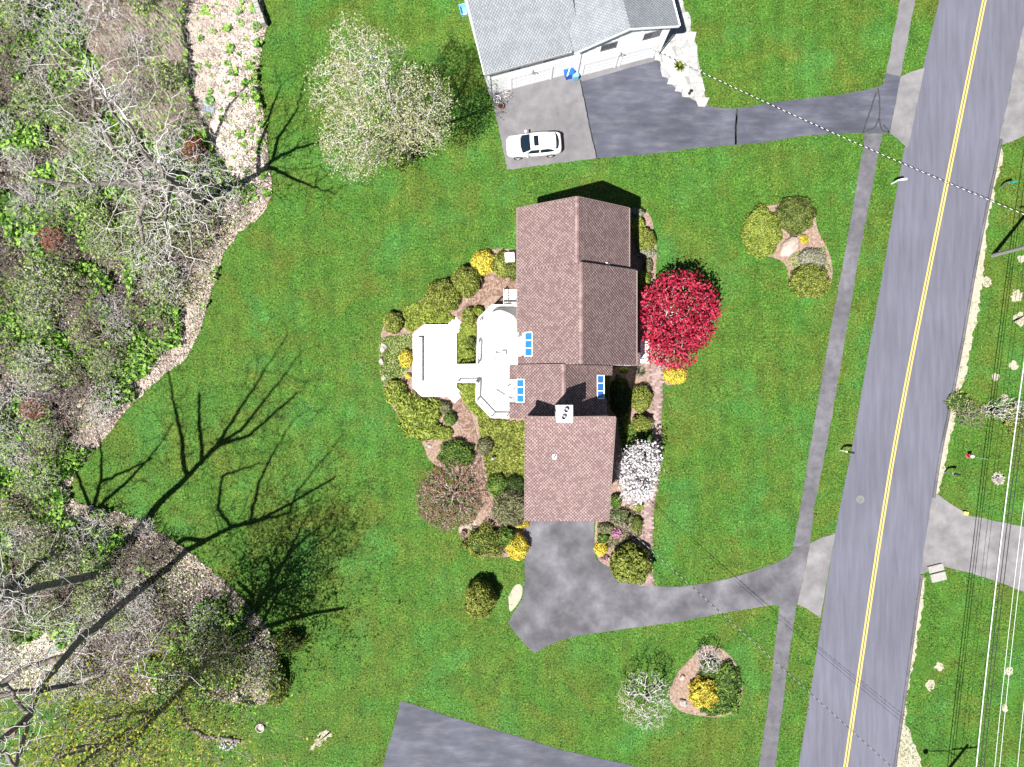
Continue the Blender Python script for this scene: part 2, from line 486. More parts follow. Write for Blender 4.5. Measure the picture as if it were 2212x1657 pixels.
# road (extended beyond the picture along its own direction)
road_l = [(2066, -160), (2029, 0), (1952, 317), (1914, 552), (1872, 782), (1839, 979), (1811, 1105), (1776, 1332), (1726, 1651), (1690, 1860)]
road_r = [(2252, -160), (2222, 0), (2159, 300), (2107, 552), (2079, 719), (2052, 862), (2026, 985), (2009, 1105), (1987, 1241), (1949, 1514), (1929, 1657), (1900, 1860)]
road_l = smoothline(road_l); road_r = smoothline(road_r)
RL, RR = rough(DP(road_l), .5, .04, 3), DP(road_r)
road_poly = DP(road_l) + DP(road_r)[::-1]
EXCL.append(road_poly)
sheet("road", road_poly, .016, M_road)
# double yellow line
yl = smoothline([(2160, -160), (2126, 0), (2013, 552), (1949, 872), (1908, 1105), (1826, 1657), (1796, 1860)])
YL = [Vector(p) for p in DP(yl)]
def ribbon(name, line, off, w, z, m, kind="structure"):
    V, Fc = [], []
    for i, p in enumerate(line):
        d = (line[min(i + 1, len(line) - 1)] - line[max(i - 1, 0)]).normalized(); nrm = Vector((-d.y, d.x))
        for s in (off - w / 2, off + w / 2):
            q = p + nrm * s; V.append((q.x, q.y, z))
    for i in range(len(line) - 1):
        Fc.append((2 * i, 2 * i + 1, 2 * i + 3, 2 * i + 2))
    me = np_mesh(name, V, Fc)
    bm = bmesh.new(); bm.from_mesh(me); bm.normal_update()
    for f in bm.faces:
        if f.normal.z < 0: f.normal_flip()
    bm.to_mesh(me); bm.free()
    o = mobj(name, me, m)
    if kind: o["kind"] = kind
    return o
for off in (-.115, .115):
    ribbon("yellow_road_line", YL, off, .125, .021, M_yellow_line)
# asphalt kerb lip along the east side of the road
kerb = MB()
kl = [Vector(p) for p in DP(smoothline([(2159, 300), (2107, 552), (2079, 719), (2052, 862), (2026, 985), (2013, 1075)]))]
kl2 = [Vector(p) for p in DP(smoothline([(1987, 1241), (1949, 1514), (1929, 1657), (1900, 1860)]))]
for line in (kl, kl2):
    for a, b in zip(line[:-1], line[1:]):
        d = (b - a).normalized(); n = Vector((-d.y, d.x))
        if n.x < 0: n = -n
        prof = [(0, .0), (.04, .10), (.16, .11), (.3, .0)]
        vs = [(p.x + n.x * o, p.y + n.y * o, .012 + z) for p in (a, b) for o, z in prof]
        kerb.add(vs, [(i, i + 1, i + 5, i + 4)[::-1] for i in range(3)])
o = kerb.build("kerb", M_walk); o["kind"] = "structure"

# footpath west of the road, in two stretches
paved("footpath", [(1953, -60), (1944, 0), (1914, 158), (1945, 165), (1977, 0), (1988, -60)], .020, M_pad, 5)
paved("footpath", [(1866, 289), (1866, 310), (1824, 552), (1792, 722), (1769, 852), (1727, 1105), (1713, 1180), (1750, 1180), (1757, 1105),
                   (1789, 945), (1824, 739), (1856, 552), (1906, 289)], .020, M_walk, 6)
paved("footpath", [(1684, 1309), (1666, 1471), (1659, 1521), (1639, 1657), (1615, 1830), (1652, 1830), (1674, 1657), (1696, 1481), (1720, 1307)], .020, M_walk, 7)
# our driveway
drive_D = [(1128, 1100), (1133, 1126), (1133, 1205), (1134, 1252), (1129, 1291), (1116, 1315), (1106, 1328), (1098, 1344), (1106, 1358), (1130, 1387),
           (1154, 1411), (1189, 1392), (1215, 1382), (1249, 1373), (1339, 1360), (1473, 1342), (1573, 1322), (1659, 1308), (1672, 1306), (1686, 1311), (1722, 1306),
           (1751, 1173), (1714, 1182), (1710, 1194), (1702, 1203), (1680, 1214), (1659, 1222), (1623, 1235), (1573, 1250), (1523, 1260), (1473, 1267), (1426, 1267), (1413, 1264),
           (1373, 1262), (1346, 1248), (1319, 1228), (1288, 1208), (1284, 1188), (1283, 1126), (1290, 1100)]
paved("driveway", drive_D, .025, M_drive, 8, .02)
paved("driveway_apron", [(1722, 1306), (1742, 1314), (1772, 1335), (1804, 1153), (1777, 1160), (1751, 1173)], .029, M_apron, 9, .02)
# driveway of the white house
paved("parking_pad", [(1045, 165), (1061, 203), (1096, 367), (1150, 360), (1206, 352), (1289, 342), (1253, 173), (1262, 130)], .022, M_pad, 10, .02)
paved("sealed_driveway", [(1289, 342), (1406, 333), (1506, 320), (1606, 312), (1659, 307), (1726, 295), (1792, 290), (1862, 287), (1922, 288), (1945, 166), (1914, 158),
                          (1907, 183), (1892, 190), (1826, 203), (1742, 213), (1659, 223), (1625, 230), (1589, 235), (1560, 234), (1533, 230), (1499, 217), (1466, 197), (1446, 177), (1429, 147),
                          (1418, 110), (1250, 150), (1254, 173)], .026, M_dark, 11, .02)
paved("driveway_threshold", [(1246, 164), (1258, 176), (1421, 130), (1415, 112)], .030, M_pad, 12, .01)
paved("driveway_apron", [(1945, 166), (1970, 155), (1997, 147), (1961, 321), (1956, 317), (1938, 300), (1922, 288)], .030, M_apron, 13, .02)
# pavings east of the road
paved("neighbour_driveway", [(2222, 0), (2159, 300), (2160, 314), (2180, 308), (2212, 293), (2300, 260), (2300, -60), (2234, -60)], .022, M_apron, 14)
paved("neighbour_driveway", [(2013, 1075), (2022, 1065), (2048, 1085), (2076, 1102), (2086, 1112), (2212, 1138), (2300, 1155), (2300, 1302), (2212, 1278), (2142, 1252), (2090, 1236), (2056, 1228),
                             (2029, 1223), (2009, 1232), (1987, 1242)], .022, M_apron, 15)
paved("neighbour_driveway", [(866, 1514), (880, 1517), (953, 1542), (1030, 1566), (1106, 1587), (1206, 1618), (1379, 1657), (1560, 1700), (1560, 1860), (790, 1860), (826, 1657), (852, 1566)], .022, M_dark, 16, .03)
# tar filled cracks
def crack(D, w, seed):
    ribbon("crack_seal", [Vector(p) for p in rough(DP(D), .25, .04, seed)[:-1]], 0, w, .036, M_tar)
crack([(1253, 173), (1264, 225), (1275, 280), (1289, 341), (1289, 342)], .07, 1)
crack([(1592, 235), (1588, 275), (1589, 312), (1589, 313)], .16, 2)
crack([(1896, 190), (1900, 215), (1899, 255), (1890, 275), (1864, 287), (1863, 287)], .12, 3)
crack([(1899, 258), (1905, 282), (1920, 286), (1921, 287)], .14, 4)
# sandy verge east of the road
verge_D = [(2162, 314), (2166, 345), (2150, 400), (2135, 480), (2128, 540), (2125, 600), (2110, 690), (2092, 760), (2090, 800), (2072, 850), (2064, 900), (2048, 960), (2042, 1010), (2030, 1060),
           (2015, 1074), (2026, 985), (2052, 862), (2079, 719), (2107, 552), (2159, 300)]
paved("sandy_verge", verge_D, .008, M_verge, 17, .16, excl=False, step=.3)
paved("sandy_verge", [(1990, 1243), (2000, 1250), (1990, 1330), (1976, 1420), (1960, 1500), (1955, 1560), (1990, 1640), (1990, 1700), (1930, 1700), (1930, 1657), (1949, 1514)], .008, M_verge, 18, .16, excl=False, step=.3)
for k, (x, y, r) in enumerate([(2195, 640, 14), (2203, 690, 16), (2190, 790, 10), (2130, 610, 12), (2206, 560, 9), (2150, 815, 10), (2170, 860, 9), (692, 1600, 0), (2170, 1530, 8), (2180, 1450, 9), (2030, 1440, 10), (2010, 1480, 12)]):
    if r:
        D = [(x + r * math.cos(a) * (.7 + .5 * random.random()), y + r * math.sin(a) * (.7 + .5 * random.random())) for a in np.linspace(0, 2 * math.pi, 12, endpoint=False)]
    else:
        D = [(667, 1620), (680, 1600), (695, 1580), (715, 1577), (712, 1592), (695, 1605), (680, 1618)]
    paved("bare_patch", D, .007, M_verge, 30 + k, .2, excl=False, step=.12)

# woodland floor
wood_D = [(-260, -300), (568, -300), (568, 0), (576, 60), (562, 110), (558, 190), (572, 260), (580, 350), (588, 415), (572, 460), (520, 500), (482, 545), (468, 600), (452, 650),
          (441, 690), (420, 740), (400, 780), (360, 806), (310, 850), (270, 890), (240, 930), (213, 962), (180, 1000), (152, 1040), (150, 1080), (200, 1096), (260, 1106),
          (310, 1130), (360, 1160), (410, 1190), (460, 1235), (510, 1280), (545, 1315), (575, 1350), (598, 1400), (602, 1450), (590, 1500), (560, 1530), (490, 1515), (420, 1500), (330, 1490), (290, 1525), (240, 1505), (160, 1500),
          (90, 1490), (0, 1510), (-260, 1530)]
WOOD = rough(DP(smoothline(wood_D + [wood_D[0]], 1)[:-1]), .4, .14, 21)
sheet("woodland_floor", WOOD, .010, M_litter); EXCL.append(WOOD)
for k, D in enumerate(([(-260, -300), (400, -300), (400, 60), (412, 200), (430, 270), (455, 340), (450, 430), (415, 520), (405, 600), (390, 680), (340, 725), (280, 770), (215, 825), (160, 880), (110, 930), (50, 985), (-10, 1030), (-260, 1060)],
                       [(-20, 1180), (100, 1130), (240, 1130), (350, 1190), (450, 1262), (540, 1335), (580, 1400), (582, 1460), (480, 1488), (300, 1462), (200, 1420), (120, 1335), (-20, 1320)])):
    sheet("dark_woodland_soil", rough(DP(D), .35, .3, 60 + k), .013, M_soil)  # darker soil sheets over the inner wood floor
sand_D = [(420, -60), (560, -60), (566, 0), (566, 60), (553, 110), (548, 190), (560, 260), (570, 350), (560, 400), (520, 400), (470, 350), (455, 290), (430, 260), (415, 200), (412, 120), (400, 60)]
sheet("reed_bed_ground", rough(DP(sand_D), .4, .2, 22), .016, M_sand)
sheet("dry_clearing_ground", rough(DP([(-10, 1350), (60, 1345), (120, 1380), (150, 1420), (110, 1470), (60, 1490), (-10, 1500)]), .4, .3, 23), .016, M_sand)

# planting beds
def bed(D, seed, m=M_mulch, z=.014):
    pts = rough(DP(smoothline(D + [D[0]], 2)[:-1]), .3, .05, seed); EXCL.append(pts)
    return sheet("planting_bed", pts, z, m)
bed([(1125, 540), (1060, 535), (1022, 560), (1018, 590), (960, 600), (925, 640), (880, 665), (832, 690), (818, 740), (820, 800), (832, 850), (860, 900), (915, 955), (925, 1000), (1000, 1030), (1035, 1120), (1020, 1195), (1060, 1206), (1134, 1200), (1134, 1130), (1150, 1000), (1150, 600)], 41)
bed([(1000, 1165), (985, 1140), (1020, 1120), (1050, 1130), (1045, 1180), (1020, 1190)], 42, M_litter, .0125)
bed([(1340, 450), (1400, 450), (1415, 500), (1420, 570), (1410, 640), (1425, 700), (1440, 780), (1480, 790), (1487, 815), (1460, 832), (1433, 832), (1432, 796), (1410, 800), (1408, 830), (1412, 900), (1400, 985), (1395, 1070), (1386, 1105), (1390, 1160), (1404, 1190), (1385, 1258), (1346, 1250), (1319, 1230), (1286, 1208), (1284, 1126), (1300, 1000), (1320, 800)], 43)
bed([(1612, 470), (1640, 448), (1690, 440), (1730, 430), (1760, 450), (1765, 500), (1785, 530), (1800, 575), (1795, 620), (1760, 645), (1720, 640), (1705, 610), (1700, 570), (1670, 555), (1630, 550), (1608, 510)], 44)
bed([(1465, 1450), (1490, 1425), (1520, 1390), (1560, 1400), (1590, 1430), (1605, 1480), (1600, 1525), (1565, 1552), (1500, 1545), (1462, 1535), (1440, 1500)], 45)
bed([(1098, 1290), (1112, 1262), (1129, 1262), (1128, 1290), (1112, 1313), (1100, 1325)], 46, M_verge)

# ---- paving pieces
def piece_mesh(name, w, d, h, bev=.006):
    mb = MB(); x, y = w / 2, d / 2
    vs = [(-x, -y, 0), (x, -y, 0), (x, y, 0), (-x, y, 0), (-x, -y, h - bev), (x, -y, h - bev), (x, y, h - bev), (-x, y, h - bev),
          (-x + bev, -y + bev, h), (x - bev, -y + bev, h), (x - bev, y - bev, h), (-x + bev, y - bev, h)]
    fs = [(0, 1, 5, 4), (1, 2, 6, 5), (2, 3, 7, 6), (3, 0, 4, 7), (4, 5, 9, 8), (5, 6, 10, 9), (6, 7, 11, 10), (7, 4, 8, 11), (8, 9, 10, 11)]
    mb.add(vs, fs); return mb

def lay(parent, piece, spots, z, m, name, stuffmat, limit=300):
    """spots: (x, y, rz). Nearest to the camera become objects, the rest one joined part."""
    spots = sorted(spots, key=lambda s: s[0] ** 2 + s[1] ** 2)
    me = bpy.data.meshes.new(name); me.from_pydata(piece.v, [], piece.f); me.update(); me.materials.append(m)
    r = random.Random(5)
    for x, y, a in spots[:limit]:
        o = bpy.data.objects.new(name, me); link(o, parent)
        o.location = (x, y, z + r.uniform(-.004, .004)); o.rotation_euler = (r.uniform(-.01, .01), r.uniform(-.01, .01), a + r.uniform(-.02, .02))
    rest = spots[limit:]
    if rest:
        V0 = np.array(piece.v); F0 = np.array(piece.f); V, Fc = [], []
        for i, (x, y, a) in enumerate(rest):
            a += r.uniform(-.02, .02); c, s = math.cos(a), math.sin(a)
            W = V0.copy(); W[:, 0] = V0[:, 0] * c - V0[:, 1] * s + x; W[:, 1] = V0[:, 0] * s + V0[:, 1] * c + y; W[:, 2] += z + r.uniform(-.004, .004)
            V.append(W); Fc.append(F0 + i * len(V0))
        o = mobj(name, np_mesh(name, np.concatenate(V), np.concatenate(Fc)), stuffmat, parent); o["kind"] = "stuff"

def herring(poly, ox, oy, ang, L=.215, W=.105):
    spots = []; c, s = math.cos(ang), math.sin(ang)
    u = W
    for i in range(-110, 110):
        for j in range(-55, 55):
            bx = (i + 4 * j) * u; by = i * u
            for (x, y, a) in ((bx + u, by + u / 2, 0), (bx + 2.5 * u, by, math.pi / 2)):
                X = ox + x * c - y * s; Y = oy + x * s + y * c
                spots.append((X, Y, a + ang))
    A = np.array(spots); ok = np.ones(len(A), bool)
    for (dx, dy) in ((.07, 0), (-.07, 0), (0, .07), (0, -.07)):
        ok &= inpoly(A[:, 0] + dx, A[:, 1] + dy, poly)
    return [tuple(r) for r in A[ok]]

patio_poly = DP([(1036, 592), (1070, 594), (1122, 598), (1122, 640), (1060, 640), (1043, 653), (1016, 686), (994, 708), (976, 692), (1003, 662), (1030, 630), (1038, 612)])
path_poly = DP([(978, 868), (1000, 850), (1014, 885), (1026, 919), (1034, 952), (1040, 990), (1046, 1030), (1056, 1070), (1070, 1098), (1100, 1118), (1134, 1126), (1134, 1140), (1100, 1138), (1066, 1122), (1043, 1095), (1030, 1050), (1020, 1005), (1010, 972), (996, 942), (988, 905)])
for poly, nm, z, an in ((patio_poly, "brick_patio", .02, .1), (path_poly, "brick_path", .021, math.radians(72))):
    base = sheet(nm, poly, z, M_joint); EXCL.append(poly)
    cx = sum(p[0] for p in poly) / len(poly); cy = sum(p[1] for p in poly) / len(poly)
    lay(base, piece_mesh("brick", .203, .096, .04), herring(poly, cx, cy, an), z - .012, M_brick, "brick", M_brickstuff)

# front walk of pink pavers in running bond, following its own curve
def paver_walk(nm, left, right, z):
    poly = DP(left) + DP(right)[::-1]
    base = sheet(nm, poly, z, M_joint); EXCL.append(poly)
    L_, R_ = DP(left), DP(right); n = len(L_)
    acc = 0; spots = []; k = 0
    for i in range(n - 1):
        a0, a1 = Vector(L_[i]), Vector(L_[i + 1]); b0, b1 = Vector(R_[i]), Vector(R_[i + 1])
        seg = ((a1 - a0).length + (b1 - b0).length) / 2; t = acc
        while t < seg:
            f = t / seg; a = a0.lerp(a1, f); b = b0.lerp(b1, f); d = (b - a).normalized(); w = (b - a).length; rz = math.atan2(d.y, d.x)
            x = .1 + (.2 if k % 2 else 0)
            while x + .19 < w:
                q = a + d * (x + .1); spots.append((q.x, q.y, rz)); x += .405
            t += .205; k += 1
        acc = t - seg
    lay(base, piece_mesh("paver", .399, .199, .04, .003), spots, z - .012, M_paver, "paver", M_paver)
paver_walk("front_walk", [(1401, 788), (1403, 819), (1409, 885), (1407, 902), (1412, 950), (1414, 1002), (1400, 1050), (1389, 1072), (1386, 1105), (1388, 1152), (1392, 1190), (1385, 1230), (1375, 1263)],
           [(1436, 785), (1433, 812), (1430, 885), (1429, 905), (1429, 950), (1423, 1010), (1421, 1050), (1416, 1075), (1412, 1105), (1410, 1152), (1408, 1190), (1409, 1230), (1413, 1264)], .0225)
paver_walk("garage_walk", [(1300, 1094), (1345, 1077), (1388, 1062)], [(1300, 1120), (1345, 1098), (1390, 1078)], .0205)

# flagstones beside the white house
flag_poly = DP([(1395, 70), (1420, 124), (1429, 147), (1446, 177), (1466, 197), (1499, 217), (1527, 228), (1519, 187), (1503, 100), (1473, 0), (1462, -70), (1440, -60)])
fbase = sheet("flagstone_walk", flag_poly, .018, M_mortar); EXCL.append(flag_poly)
gravel_poly = DP([(1428, 100), (1447, 92), (1462, 130), (1478, 160), (1486, 190), (1478, 197), (1462, 182), (1440, 150), (1430, 125)])
sheet("white_gravel_bed", rough(gravel_poly, .3, .06, 9), .031, M_gravel)
rf = random.Random(3)
def flagstones(parent, poly, z, m, cell=.62, avoid=None):
    xs = [p[0] for p in poly]; ys = [p[1] for p in poly]
    gx = int((max(xs) - min(xs)) / cell) + 2; gy = int((max(ys) - min(ys)) / cell) + 2
    pt = {(i, j): Vector((min(xs) + (i + rf.uniform(-.3, .3)) * cell, min(ys) + (j + rf.uniform(-.3, .3)) * cell)) for i in range(gx + 1) for j in range(gy + 1)}
    for i in range(gx):
        for j in range(gy):
            q = [pt[i, j], pt[i + 1, j], pt[i + 1, j + 1], pt[i, j + 1]]
            sets = [q] if rf.random() < .7 else [[q[0], q[1], q[2]], [q[0], q[2], q[3]]]
            for s in sets:
                c = sum(s, Vector((0, 0))) / len(s)
                if not inpoly(np.array([c.x]), np.array([c.y]), poly)[0]: continue
                if avoid is not None and inpoly(np.array([c.x]), np.array([c.y]), avoid)[0]: continue
                s2 = [p + (c - p).normalized() * .035 for p in s]
                MB().prism(s2, z - .02, z + .012 + rf.uniform(0, .008)).build("flagstone", m, parent)
flagstones(fbase, flag_poly, .018, M_flag, avoid=gravel_poly)

# ================================================================ buildings
class Roof:
    """roof planes of one house, in the house's own axes; collects shingle tabs"""
    def __init__(s, root, slabmat, tabmat, tab1mat, trim):
        s.root, s.slab, s.tm, s.t1, s.trim = root, slabmat, tabmat, tab1mat, trim; s.tabs = []
    def plane(s, axis, a0, a1, z0, z1, b0, b1, holes=(), thick=.16, name="roof", courses=True):
        """slopes from (axis=a0,z0, the eave) to (axis=a1,z1); spans b0..b1 on the other axis; holes (amin,amax,bmin,bmax)"""
        k = (z1 - z0) / (a1 - a0)
        zf = lambda a: z0 + (a - a0) * k
        A = sorted({a0, a1, *[h[i] for h in holes for i in (0, 1)]}); B = sorted({b0, b1, *[h[i] for h in holes for i in (2, 3)]})
        A = [a for a in A if min(a0, a1) - 1e-6 <= a <= max(a0, a1) + 1e-6]; B = [b for b in B if b0 - 1e-6 <= b <= b1 + 1e-6]
        def inhole(a, b): return any(h[0] < a < h[1] and h[2] < b < h[3] for h in holes)
        cell = {(i, j): not inhole((A[i] + A[i + 1]) / 2, (B[j] + B[j + 1]) / 2) for i in range(len(A) - 1) for j in range(len(B) - 1)}
        pt = (lambda a, b, z: (a, b, z)) if axis == 'x' else (lambda a, b, z: (b, a, z))
        mb = MB()
        for (i, j), on in cell.items():
            if not on: continue
            q = [(A[i], B[j]), (A[i + 1], B[j]), (A[i + 1], B[j + 1]), (A[i], B[j + 1])]
            top = [pt(a, b, zf(a)) for a, b in q]; bot = [pt(a, b, zf(a) - thick) for a, b in q]
            fs = [(0, 1, 2, 3), (7, 6, 5, 4)]
            for e, (di, dj) in enumerate(((0, -1), (1, 0), (0, 1), (-1, 0))):
                if not cell.get((i + di, j + dj), False): fs.append((e, e + 4, (e + 1) % 4 + 4, (e + 1) % 4))
            if axis == 'y': fs = [f[::-1] for f in fs]
            mb.add(top + bot, fs)
        o = mb.build(name, s.slab, s.root)
        sl = math.hypot(1, k); expo = .145; n = int(abs(a1 - a0) * sl / expo); da = (a1 - a0) / n
        tw, gap = .25, .085
        for c in range(n):
            af = a0 + da * c; off = (c % 2) * tw / 2
            b = b0 - off
            while b < b1:
                lo, hi = max(b, b0), min(b + tw - gap, b1)
                if hi - lo > .05:
                    am = af + da / 2
                    if not inhole(am, (lo + hi) / 2) and not inhole(am, lo + .01) and not inhole(am, hi - .01):
                        s.tabs.append((axis, af, da, lo, hi, zf(af), k, hi - lo > tw - gap - .001))
                b += tw
        # rake and eave trim
        return o
    def finish(s, limit=300):
        V, Fc = [], []; faces = [(0, 1, 2, 3), (0, 4, 5, 1), (1, 5, 6, 2), (0, 3, 7, 4)]
        def verts(t):
            axis, af, da, lo, hi, z, k, full = t
            a1 = af + da * 1.06; za = z + da * 1.06 * k
            q = [(af, lo, z + .03), (af, hi, z + .03), (a1, hi, za + .012), (a1, lo, za + .012), (af, lo, z + .001), (af, hi, z + .001), (a1, hi, za + .001), (a1, lo, za + .001)]
            flip = (da < 0)
            if axis == 'y': q = [(b, a, zz) for a, b, zz in q]; flip = not flip
            return q, flip
        full = [t for t in s.tabs if t[7]]
        full.sort(key=lambda t: -t[5])
        single = set(id(t) for t in full[:limit]); cache = {}
        for t in s.tabs:
            q, flip = verts(t)
            fs = faces if not flip else faces
            if flip is False: fs = [f[::-1] for f in faces]
            if id(t) in single:
                key = (t[0], round(t[2], 4), round(t[6], 3))
                p0 = q[0]
                if key not in cache:
                    me = bpy.data.meshes.new("shingle"); me.from_pydata([tuple(np.subtract(v, p0)) for v in q], [], fs); me.update(); me.materials.append(s.t1); cache[key] = me
                o = bpy.data.objects.new("shingle", cache[key]); link(o, s.root); o.location = p0
            else:
                b = len(V) ; V += q; Fc += [tuple(i + b for i in f) for f in fs]
        o = mobj("shingles", np_mesh("shingles", V, Fc), s.tm, s.root); o["kind"] = "stuff"

def window(parent, c, w, h, axis, sgn, frame=M_white, pane=M_window, n=2):
    """window in a wall; axis 'x' = wall normal along x"""
    d = .06
    fr = MB(); cx, cy, cz = c
    def bx(u, z, uw, zh, depth, off): 
        if axis == 'x': fr.box((cx + sgn * off, cy + u, cz + z), (depth, uw, zh))
        else: fr.box((cx + u, cy + sgn * off, cz + z), (uw, depth, zh))
    for s in (-1, 1):
        bx(s * (w / 2), 0, .07, h + .07, d, .02); bx(0, s * (h / 2), w - .07, .07, d, .021)
    for i in range(1, n): bx(-w / 2 + w * i / n, 0, .05, h - .07, d, .019)
    f = fr.build("window", frame, parent)
    for i in range(n):
        p = MB(); u = -w / 2 + w * (i + .5) / n; pw = w / n - .05
        if axis == 'x': p.box((cx + sgn * .012, cy + u, cz), (.02, pw, h - .07))
        else: p.box((cx + u, cy + sgn * .012, cz), (pw, .02, h - .07))
        p.build("pane", pane, f)
    return f

def gable_walls(mb, axis, a0, a1, b0, b1, ze, ar, zr):
    """closed gable body: eaves at a0/a1 height ze, ridge at ar height zr, spans b0..b1"""
    prof = [(a0, 0), (a1, 0), (a1, ze), (ar, zr), (a0, ze)]
    n = 5
    pt = (lambda a, b, z: (a, b, z)) if axis == 'x' else (lambda a, b, z: (b, a, z))
    vs = [pt(a, b0, z) for a, z in prof] + [pt(a, b1, z) for a, z in prof]
    fs = [tuple(range(n)), tuple(range(2 * n - 1, n - 1, -1))] + [(i, i + n, (i + 1) % n + n, (i + 1) % n) for i in range(n)]
    if axis == 'y': fs = [f[::-1] for f in fs]
    mb.add(vs, fs)

# ---- the brick-pink roofed house ------------------------------------------------
house = empty("house", (0, 0, 0), 0, "large house with pink brown shingle roofs, glazed eaves tinted as reflected sky and white capped chimney", "house")
R = Roof(house, M_underlay, M_shingle, M_shingle1, M_white)
YN = 13.65; YM = 4.62; YS = 1.42          # north gable, step in the front slope, south end of the main block
EZ = 5.4; SL = .75
xl = .45; xr1 = 9.08; xr2 = 9.65
rx1 = (xl + xr1) / 2; rx2 = (xl + xr2) / 2
rz1 = EZ + (rx1 - xl) * SL; rz2 = EZ + (rx2 - xl) * SL
YMs = (828.5 - 577) / F * (H - 7.0)
sk1 = (P(1127, 719, 5.6), P(1150.5, 769, 6.0))
hole1 = (xl - 1, 1.55, sk1[1].y, sk1[0].y)
R.plane('x', xl, rx1, EZ, rz1, YMs, YN)
R.plane('x', xl, rx2, EZ, rz2, YS, YMs, holes=[hole1])
R.plane('x', xr1, rx1, EZ, rz1, YMs, YN)
R.plane('x', xr2, rx2, EZ, rz2, YS, YMs + .08)
# wing
wl, wr = -.22, 7.86; wrx = (wl + wr) / 2; WE = EZ - .3; wrz = WE + (wrx - wl) * SL
YW = -2.72
h2 = (wl - 1, .92, P(1120, 869, 5.6).y, P(1120, 819.6, 5.6).y)
h3 = (6.55, wr + 1, P(1300, 861, 6).y, P(1300, 811, 6).y)
h3b = (7.4, wr + 1, YW - .1, P(1300, 811, 6).y)
R.plane('x', wl, wrx, WE, wrz, YW, YS + .05, holes=[h2])
R.plane('x', wr, wrx, WE, wrz, YW, YS - .02, holes=[h3, h3b])
# garage shed roof
gz1, gz0 = 9.35, 5.7
gx0, gx1 = .98, 7.46; gy1 = -2.42; gy0 = (828.5 - 1125.5) / F * (H - gz0)
R.plane('y', gy0, gy1, gz0, gz1, gx0, gx1)
# porch roof strip
R.plane('x', 10.5, 9.55, 2.75, 3.2, 1.45, 3.78, name="porch_roof", thick=.12)
R.finish(300)
# ridge caps
for x, z, y0, y1 in ((rx1, rz1, YMs + .05, YN), (rx2, rz2, YS, YMs + .05), (wrx, wrz, YW + 1.3, YS)):
    cap = MB(); y = y0
    while y < y1:
        e = min(y + .3, y1); dz = .012 if int((y - y0) / .3) % 2 else 0
        cap.add([(x - .15, y, z - .15 * SL + .05 + dz), (x, y, z + .06 + dz), (x + .15, y, z - .15 * SL + .05 + dz), (x - .15, e, z - .15 * SL + .045), (x, e, z + .05), (x + .15, e, z - .15 * SL + .045)], [(0, 1, 4, 3), (1, 2, 5, 4)])
        y += .29
    cap.build("ridge_cap", M_shingle, house)
# walls
ov = .35
mb = MB(); gable_walls(mb, 'x', xl + ov, xr1 - ov, YMs, YN - .3, EZ + ov * SL - .2, rx1, rz1 - .22)
mb.build("wall", M_cream, house)
mb = MB(); gable_walls(mb, 'x', xl + ov + .003, xr2 - ov, YS + .1, YMs, EZ + ov * SL - .2, rx2, rz2 - .22); mb.build("wall", M_cream, house)
mb = MB(); gable_walls(mb, 'x', .66, 6.5, YW + .1, YS + .1, WE + .88 * SL - .25, wrx, wrz - .22); mb.build("wall", M_cream, house)
mb = MB(); a, b = gy0 + .35, gy1 - .02
vs = [(gx0 + .2, a, 0), (gx1 - .2, a, 0), (gx1 - .2, b, 0), (gx0 + .2, b, 0)]
zz = lambda y: gz0 + (y - gy0) * (gz1 - gz0) / (gy1 - gy0) - .2
mb.add(vs + [(x, y, zz(y)) for x, y, _ in vs], [(3, 2, 1, 0), (4, 5, 6, 7), (0, 1, 5, 4), (1, 2, 6, 5), (2, 3, 7, 6), (3, 0, 4, 7)]); mb.build("wall", M_cream, house)
# trim boards
tr = MB()
for x in (gx0 - .02, gx1 + .02):
    tr.bar((x, gy0, gz0 - .03), (x, gy1, gz1 - .03), .05, .2)
tr.bar((gx0, gy1 + .025, gz1 - .04), (gx1, gy1 + .025, gz1 - .04), .06, .2)
for (x0, x1, z0, z1, y) in ((xl, rx1, EZ, rz1, YN + .02), (xr1, rx1, EZ, rz1, YN + .02)):
    tr.bar((x0, y, z0 - .04), (x1, y, z1 - .04), .05, .18)
tr.build("rake_trim", M_browntrim, house)
gu = MB()
for x, y0, y1, z, s in ((xl, sk1[0].y + .05, YN, EZ, -1), (xr1, YMs + .1, YN, EZ, 1), (xr2, YS, YMs, EZ, 1)):
    gu.box((x + s * .06, (y0 + y1) / 2, z - .06), (.11, y1 - y0, .11))
gu.build("gutter", M_browntrim, house)
# glazed eaves: sloping panes in the roof and upright panes below
def glazed(x_in, x_out, z_in, z_out, y0, y1, sgn, zb):
    fr = MB(); n = 3; w = (y1 - y0) / n
    for i in range(n + 1):
        y = y0 + w * i
        fr.bar((x_in, y, z_in + .05), (x_out, y, z_out + .05), .08, .09); fr.bar((x_out, y, z_out + .05), (x_out, y, zb), .08, .09)
    fr.bar((x_out, y0, z_out + .04), (x_out, y1, z_out + .04), .07, .1); fr.bar((x_in, y0, z_in + .06), (x_in, y1, z_in + .06), .06, .08)
    f = fr.build("window", M_white, house)
    tag(f, "white framed glazing of roof panes tinted as reflected sky, set into the eave")
    for i in range(n):
        a, b = y0 + w * i + .04, y0 + w * (i + 1) - .04
        MB().add([(x_in, a, z_in + .04), (x_in, b, z_in + .04), (x_out, b, z_out + .04), (x_out, a, z_out + .04)], [(0, 1, 2, 3) if sgn > 0 else (3, 2, 1, 0)]).build("pane", M_glass, f)
        MB().add([(x_out, a, z_out), (x_out, b, z_out), (x_out, b, zb), (x_out, a, zb)], [(0, 1, 2, 3) if sgn > 0 else (3, 2, 1, 0)]).build("pane", M_glass, f)
zm = lambda x: EZ + (x - xl) * SL
